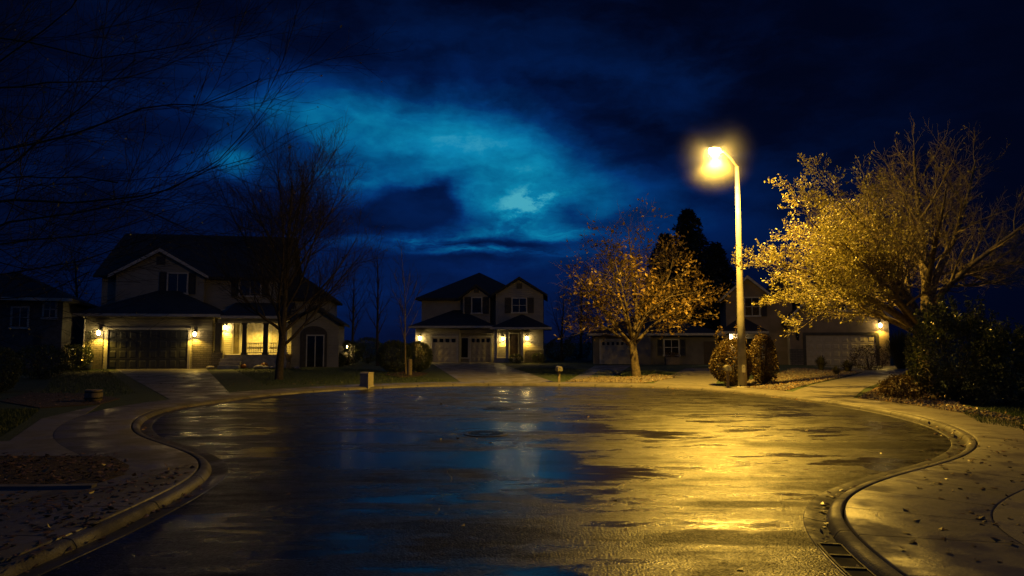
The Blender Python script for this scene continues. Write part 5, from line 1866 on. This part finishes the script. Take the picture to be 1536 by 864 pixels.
ll.spot_size = R(151)
ll.spot_blend = 0.60
# mist ball added round the lantern to stand in for its glow halo
HALO_D = 0.11
halo_mist = MB()
vs, fs = [], []
for j in range(13):
    for k in range(24):
        th, ph = PI * j / 12, 2 * PI * k / 24
        vs.append((1.75 * math.sin(th) * math.cos(ph), 1.75 * math.sin(th) * math.sin(ph), 1.75 * math.cos(th)))
for j in range(12):
    for k in range(24):
        a, b = j * 24 + k, j * 24 + (k + 1) % 24
        fs.append((a, a + 24, b + 24, b))
mo = halo_mist.add(vs, fs).build('halo_mist', None)
mo.location = lp + hd - Vector((0, 0, .02))
tag(mo, 'ball of mist added as the glow halo round the lit street lantern', 'halo_mist', kind='stuff')
mm = bpy.data.materials.new('halo_mist')
mm.use_nodes = True
for n_ in list(mm.node_tree.nodes):
    if n_.type == 'BSDF_PRINCIPLED': mm.node_tree.nodes.remove(n_)
pv = mm.node_tree.nodes.new('ShaderNodeVolumePrincipled')
pv.inputs['Color'].default_value = (0.95, 0.95, 0.95, 1)
pv.inputs['Anisotropy'].default_value = 0.0
mm.node_tree.links.new(pv.outputs[0], mm.node_tree.nodes['Material Output'].inputs['Volume'])
mn = NT(mm.node_tree)
tcm = mn.node('ShaderNodeTexCoord')
vl = mn.node('ShaderNodeVectorMath', operation='LENGTH')
mn.l.new(tcm.outputs['Object'], vl.inputs[0])
fall = mn.ramp(vl.outputs['Value'], 1.75, 0.0, 0.0, 1.0, False)
mn.l.new(mn.m('MULTIPLY', mn.m('POWER', fall, 3.3), HALO_D), pv.inputs['Density'])
try: mm.cycles.homogeneous_volume = False
except Exception: pass
mm.node_tree.nodes['Principled Volume'].inputs['Anisotropy'].default_value = 0.0
mo.data.materials.append(mm)

# ------------------------------------------------------------------ small things by the kerb
M_post = plain('weathered_post', (0.24, 0.19, 0.13), (0.15, 0.12, 0.08), rough=0.8, scale=14, bump=0.5, bscale=30)
M_box = plain('beige_cabinet', (0.34, 0.30, 0.23), (0.28, 0.25, 0.19), rough=0.55, bump=0.15)
M_mail = plain('dull_mailbox_metal', (0.25, 0.24, 0.22), (0.17, 0.16, 0.15), rough=0.45, bump=0.2, metal=.3)


def mailbox(px, py, top, w_px, label, turn):
    p = on_z(px, py, GZ)
    H = at_y(px, top, p.y).z - GZ
    k = w_px / FPX * p.y
    root = empty('mailbox', p, turn, label, 'mailbox', 'mailboxes along the far kerb')
    MB().box(-.045, .045, -.045, .045, -.1, H - k * .62).build('post', M_post, root)
    b = MB()
    r = k / 2
    b.box(-.075, .075, -.17, .17, H - k * 1.0 - .03, H - k * .98)
    b = b.build('bracket', M_post, root)
    pts = [(-r, H - k * .97), (r, H - k * .97)] + [(r * math.cos(PI * i / 10), H - r + r * .98 * math.sin(PI * i / 10)) for i in range(11)]
    bx_ = MB().prism_y(pts, -.25, .25).build('box', M_mail, root)
    MB().prism_y([(x * .93, H - k * .5 + (z - (H - k * .5)) * .93) for x, z in pts], -.265, -.251).box(-.02, .02, -.285, -.26, H - k * .35, H - k * .28).build('flap', M_mail, bx_)
    MB().box(r + .002, r + .012, -.05, -.02, H - k * .6, H - k * .1).box(r + .002, r + .012, -.05, .06, H - k * .2, H - k * .08).build('flag', plain('flag_red', (.25, .03, .02), rough=.5), bx_)


mailbox(838.5, 573, 549, 7.5, 'small mailbox on a slim post left of the golden leaved tree', R(8))
mailbox(1092, 581.5, 547.5, 8.5, 'rounded mailbox on a wooden post in front of the bush by the street lamp', R(-8))

# utility pedestal
up_ = on_z(550, 579.5, GZ)
ut = empty('utility_cabinet', up_, R(-28), 'squat beige utility cabinet with a thin marker rod on the kerbside lawn', 'utility box')
hh = 21.0 / FPX * up_.y
wv_ = 14.0 / FPX * up_.y
MB().box(-wv_ * .62, wv_ * .62, -wv_ * .5, wv_ * .5, -.1, .05).build('plinth', M_conc_step, ut)
bb = MB().box(-wv_ * .56, wv_ * .56, -wv_ * .44, wv_ * .44, .05, hh * .88)
bb.build('body', M_box, ut, bevel=.012)
MB().prism_x([(-wv_ * .5, hh * .88), (wv_ * .5, hh * .88), (wv_ * .36, hh), (-wv_ * .36, hh)], -wv_ * .6, wv_ * .6).build('lid', M_box, ut, bevel=.01)
MB().box(-wv_ * .4, wv_ * .4, -wv_ * .47, -wv_ * .44, .12, hh * .8).box(wv_ * .25, wv_ * .31, -wv_ * .50, -wv_ * .46, hh * .4, hh * .52).build('door', M_box, ut)
MB().tube([(.05, 0, hh * .98), (.05, 0, hh * 1.3)], .008, 5).build('marker_rod', M_metal, ut)

# trunk guard of the young tree and a stake
yg = on_z(612, 563, GZ)
MB_g = MB().lathe([(.11, -.02), (.115, .4), (.11, .78), (.095, .79), (.09, .75)], 10)
g = MB_g.build('trunk_guard', M_post)
g.location = (yg.x + .10, yg.y - .12, GZ)
tag(g, 'pale wooden trunk guard post standing at the foot of the young tree', 'tree guard')

# stump-like planter on the near left lawn
pp = on_z(140, 602, GZ)
pk = empty('planter', pp, 0, 'squat dark barrel planter at the bed edge on the near left lawn', 'planter')
MB().lathe([(.17, -.03), (.22, .06), (.235, .18), (.215, .30), (.225, .32), (.205, .33), (.19, .30)], 16).build('tub', M_post, pk, True)
MB().lathe([(.01, .27), (.19, .30), (.01, .31)], 14).build('soil', M_mulch, pk, True)
MB().lathe([(.228, .08), (.236, .085), (.236, .115), (.231, .12)], 16).lathe([(.226, .25), (.231, .252), (.227, .28), (.22, .282)], 16).build('hoop', M_metal, pk, True)

# potted climber beside the garage of the porch house
q0 = A.o + A.u * A.X(137) + A.w * (-.45)
pot = empty('potted_climber', (q0.x, q0.y, GZ), 0, 'thin climbing plant in a round pot against the left garage pier', 'potted plant')
MB().lathe([(.16, 0), (.26, .12), (.30, .30), (.27, .44), (.30, .47), (.26, .48), (.24, .42)], 16).build('pot', plain('grey_pot', (.30, .30, .30), rough=.5, bump=.2), pot, True)
rng = np.random.default_rng(8)
st = MB()
pts_ = []
for i in range(7):
    a, b = rng.uniform(-.1, .1), rng.uniform(-.05, .05)
    P = [(a, b, .4)]
    for k in range(1, 9):
        P.append((a + .16 * math.sin(k * .9 + i) + .04 * k * (i / 7), b + .06 * math.cos(k + i), .4 + k * .22))
    st.tube(P, [.016 - .0014 * k for k in range(9)], 5)
    pts_ += P[2:]
st.build('stems', M_barkd, pot)
leaf_quads('foliage', np.repeat(np.array(pts_), 9, 0) + rng.normal(0, .08, (len(pts_) * 9, 3)), .09, M_leaf_g, pot, rng)

# rocks and a straw figure-like bundle in the porch bed
M_rock = plain('pale_rock', (.30, .27, .23), (.18, .16, .14), rough=.8, scale=6, bump=.6, bscale=14)
rng2 = random.Random(5)
for i, (px, s, lab) in enumerate([(388, .26, 'leftmost and largest pale rock in the bed below the porch railing'), (399, .20, 'middle pale rock in the bed below the porch railing'),
                                  (409, .16, 'rightmost and smallest pale rock in the bed below the porch railing'), (446, .15, 'flat pale rock right of the straw bundle'), (316, .2, 'pale rock at the foot of the first porch column')]):
    p = at_y(px, 545, 41.0)
    o = MB().blob((0, 0, s * .3), s * 1.25, s * .9, s * .62, rng2, .18, 10, 7).build('garden_rock', M_rock, None, True)
    o.location = (p.x, p.y, GZ)
    tag(o, lab, 'rock', 'rocks in the porch bed')
p = at_y(433, 545, 41.6)
sb = empty('straw_bundle', (p.x, p.y, GZ), 0, 'upright pale straw bundle tied at the waist beside the bare lawn tree', 'decoration')
rng = np.random.default_rng(9)
mb = MB()
for _ in range(120):
    a = rng.random() * 6.283; r0 = .14 * rng.random() ** .5; r1 = r0 * 1.6 + .02
    o_ = np.array([math.cos(a), math.sin(a), 0])
    mb.tube([tuple(o_ * r0 * 1.3), tuple(o_ * r0 * .45 + np.array([0, 0, .42])), tuple(o_ * r1 + np.array([0, 0, .75 + .15 * rng.random()]))], .008, 3, cap=False)
mb.build('straw', plain('straw', (.42, .32, .15), rough=.8), sb)
MB().lathe([(.07, .39), (.085, .40), (.085, .45), (.07, .46)], 10).build('tie', M_post, sb, True)

# pumpkins on the porch steps side
M_pump = plain('pumpkin_skin', (.38, .14, .02), (.30, .10, .015), rough=.45, scale=5, bump=.1)
for i, (px, s, w_, lab) in enumerate([(367, .17, -.12, 'pumpkin at the foot of the second porch column'), (398, .22, -.12, 'larger pumpkin below the third porch column')]):
    x = A.X(px, w_)
    q = A.o + A.u * x + A.w * (-.25)
    pk = empty('pumpkin', (q.x, q.y, GZ + (0.0)), 0, lab, 'pumpkin', 'pumpkins by the porch')
    vs, fs = [], []
    for j in range(9):
        th = PI * j / 8
        for k in range(24):
            ph = 2 * PI * k / 24
            rr = s * (1 + .07 * math.cos(8 * ph)) * math.sin(th)
            vs.append((rr * math.cos(ph), rr * math.sin(ph), s * .78 * (1 - math.cos(th)) - (s * .1 if j == 8 else 0)))
    for j in range(8):
        for k in range(24):
            a, b = j * 24 + k, j * 24 + (k + 1) % 24
            fs.append((a, b, b + 24, a + 24))
    MB().add(vs, fs).build('rind', M_pump, pk, True)
    MB().tube([(0, 0, s * 1.44), (.01, 0, s * 1.62), (.04, 0, s * 1.78)], [.03, .022, .02], 6).build('stem', M_post, pk)

# planter box under the arched window of the low house
q = Cc.o + Cc.u * Cc.X(1006.5) + Cc.w * -.55
wb_ = empty('flower_box', (q.x, q.y, GZ), Cc.rz, 'low wooden flower box under the arched window of the low house', 'planter')
wd_ = (Cc.X(1017) - Cc.X(997)) / 2
MB().box(-wd_, wd_, -.2, .2, 0, .48).box(-wd_ - .03, wd_ + .03, -.23, .23, .481, .53).build('box', M_post, wb_)
rng = np.random.default_rng(3)
leaf_quads('foliage', np.stack([rng.uniform(-wd_, wd_, 260), rng.uniform(-.18, .18, 260), .53 + rng.uniform(0, .28, 260)], 1), .10, M_leaf_a, wb_, rng)

# white arbour beyond the arched wing
q = at_y(520, 540, 50.0)
ar = empty('garden_arbour', (q.x, q.y, GZ), R(8), 'small white garden arbour lit from within right of the arched wing', 'arbour')
wq = 18.0 / FPX * 50
for sx in (-.5, .18, .5):
    for sy in (0, .9):
        MB().box(wq * sx - .05, wq * sx + .05, sy - .05, sy + .05, -.1, 1.42).build('post', M_trim, ar)
MB().prism_y([(-wq * .62, 1.42), (wq * .62, 1.42), (wq * .62, 1.5), (0, 1.72), (-wq * .62, 1.5)], -.2, 1.1).build('roof', M_roof, ar)
lt = MB()
for i in range(7):
    x = wq * (.18 + .32 * i / 6)
    lt.box(x - .012, x + .012, .93, .96, 0, 1.4)
for j in range(5):
    lt.box(wq * .18, wq * .5, .961, .975, .2 + j * .28, .225 + j * .28)
lt.build('lattice', M_trim, ar)
MB().box(-wq * .4, wq * .45, .3, .8, 0, .42).box(-wq * .4, wq * .45, .72, .80, .42, .85).build('bench', M_trim, ar)
lb = MB().lathe([(.02, 1.30), (.07, 1.26), (.08, 1.18), (.03, 1.13)], 10, (0, .3, 0)).build('lantern', M_bulb, ar, True)
lamp_light('arbour_light', (0, .1, 1.15), 5, (1, .6, .12), .06, ar)

# ------------------------------------------------------------------ render settings
scene.render.engine = 'CYCLES'
cy = scene.cycles
cy.use_denoising = True
try:
    cy.denoiser = 'OPENIMAGEDENOISE'
    cy.denoising_input_passes = 'RGB_ALBEDO_NORMAL'
    cy.denoising_prefilter = 'ACCURATE'
except Exception: pass
cy.max_bounces = 5
cy.diffuse_bounces = 3
cy.glossy_bounces = 3
cy.transmission_bounces = 2
cy.volume_bounces = 0
cy.transparent_max_bounces = 6
cy.caustics_reflective = False
cy.caustics_refractive = False
cy.sample_clamp_indirect = 3.0
cy.sample_clamp_direct = 0.0
cy.use_light_tree = True
vs_ = scene.view_settings
scene.display_settings.display_device = 'sRGB'
vs_.view_transform = 'Standard'
vs_.look = 'None'
vs_.exposure = 0.0
vs_.gamma = 1.0
vs_.use_curve_mapping = False
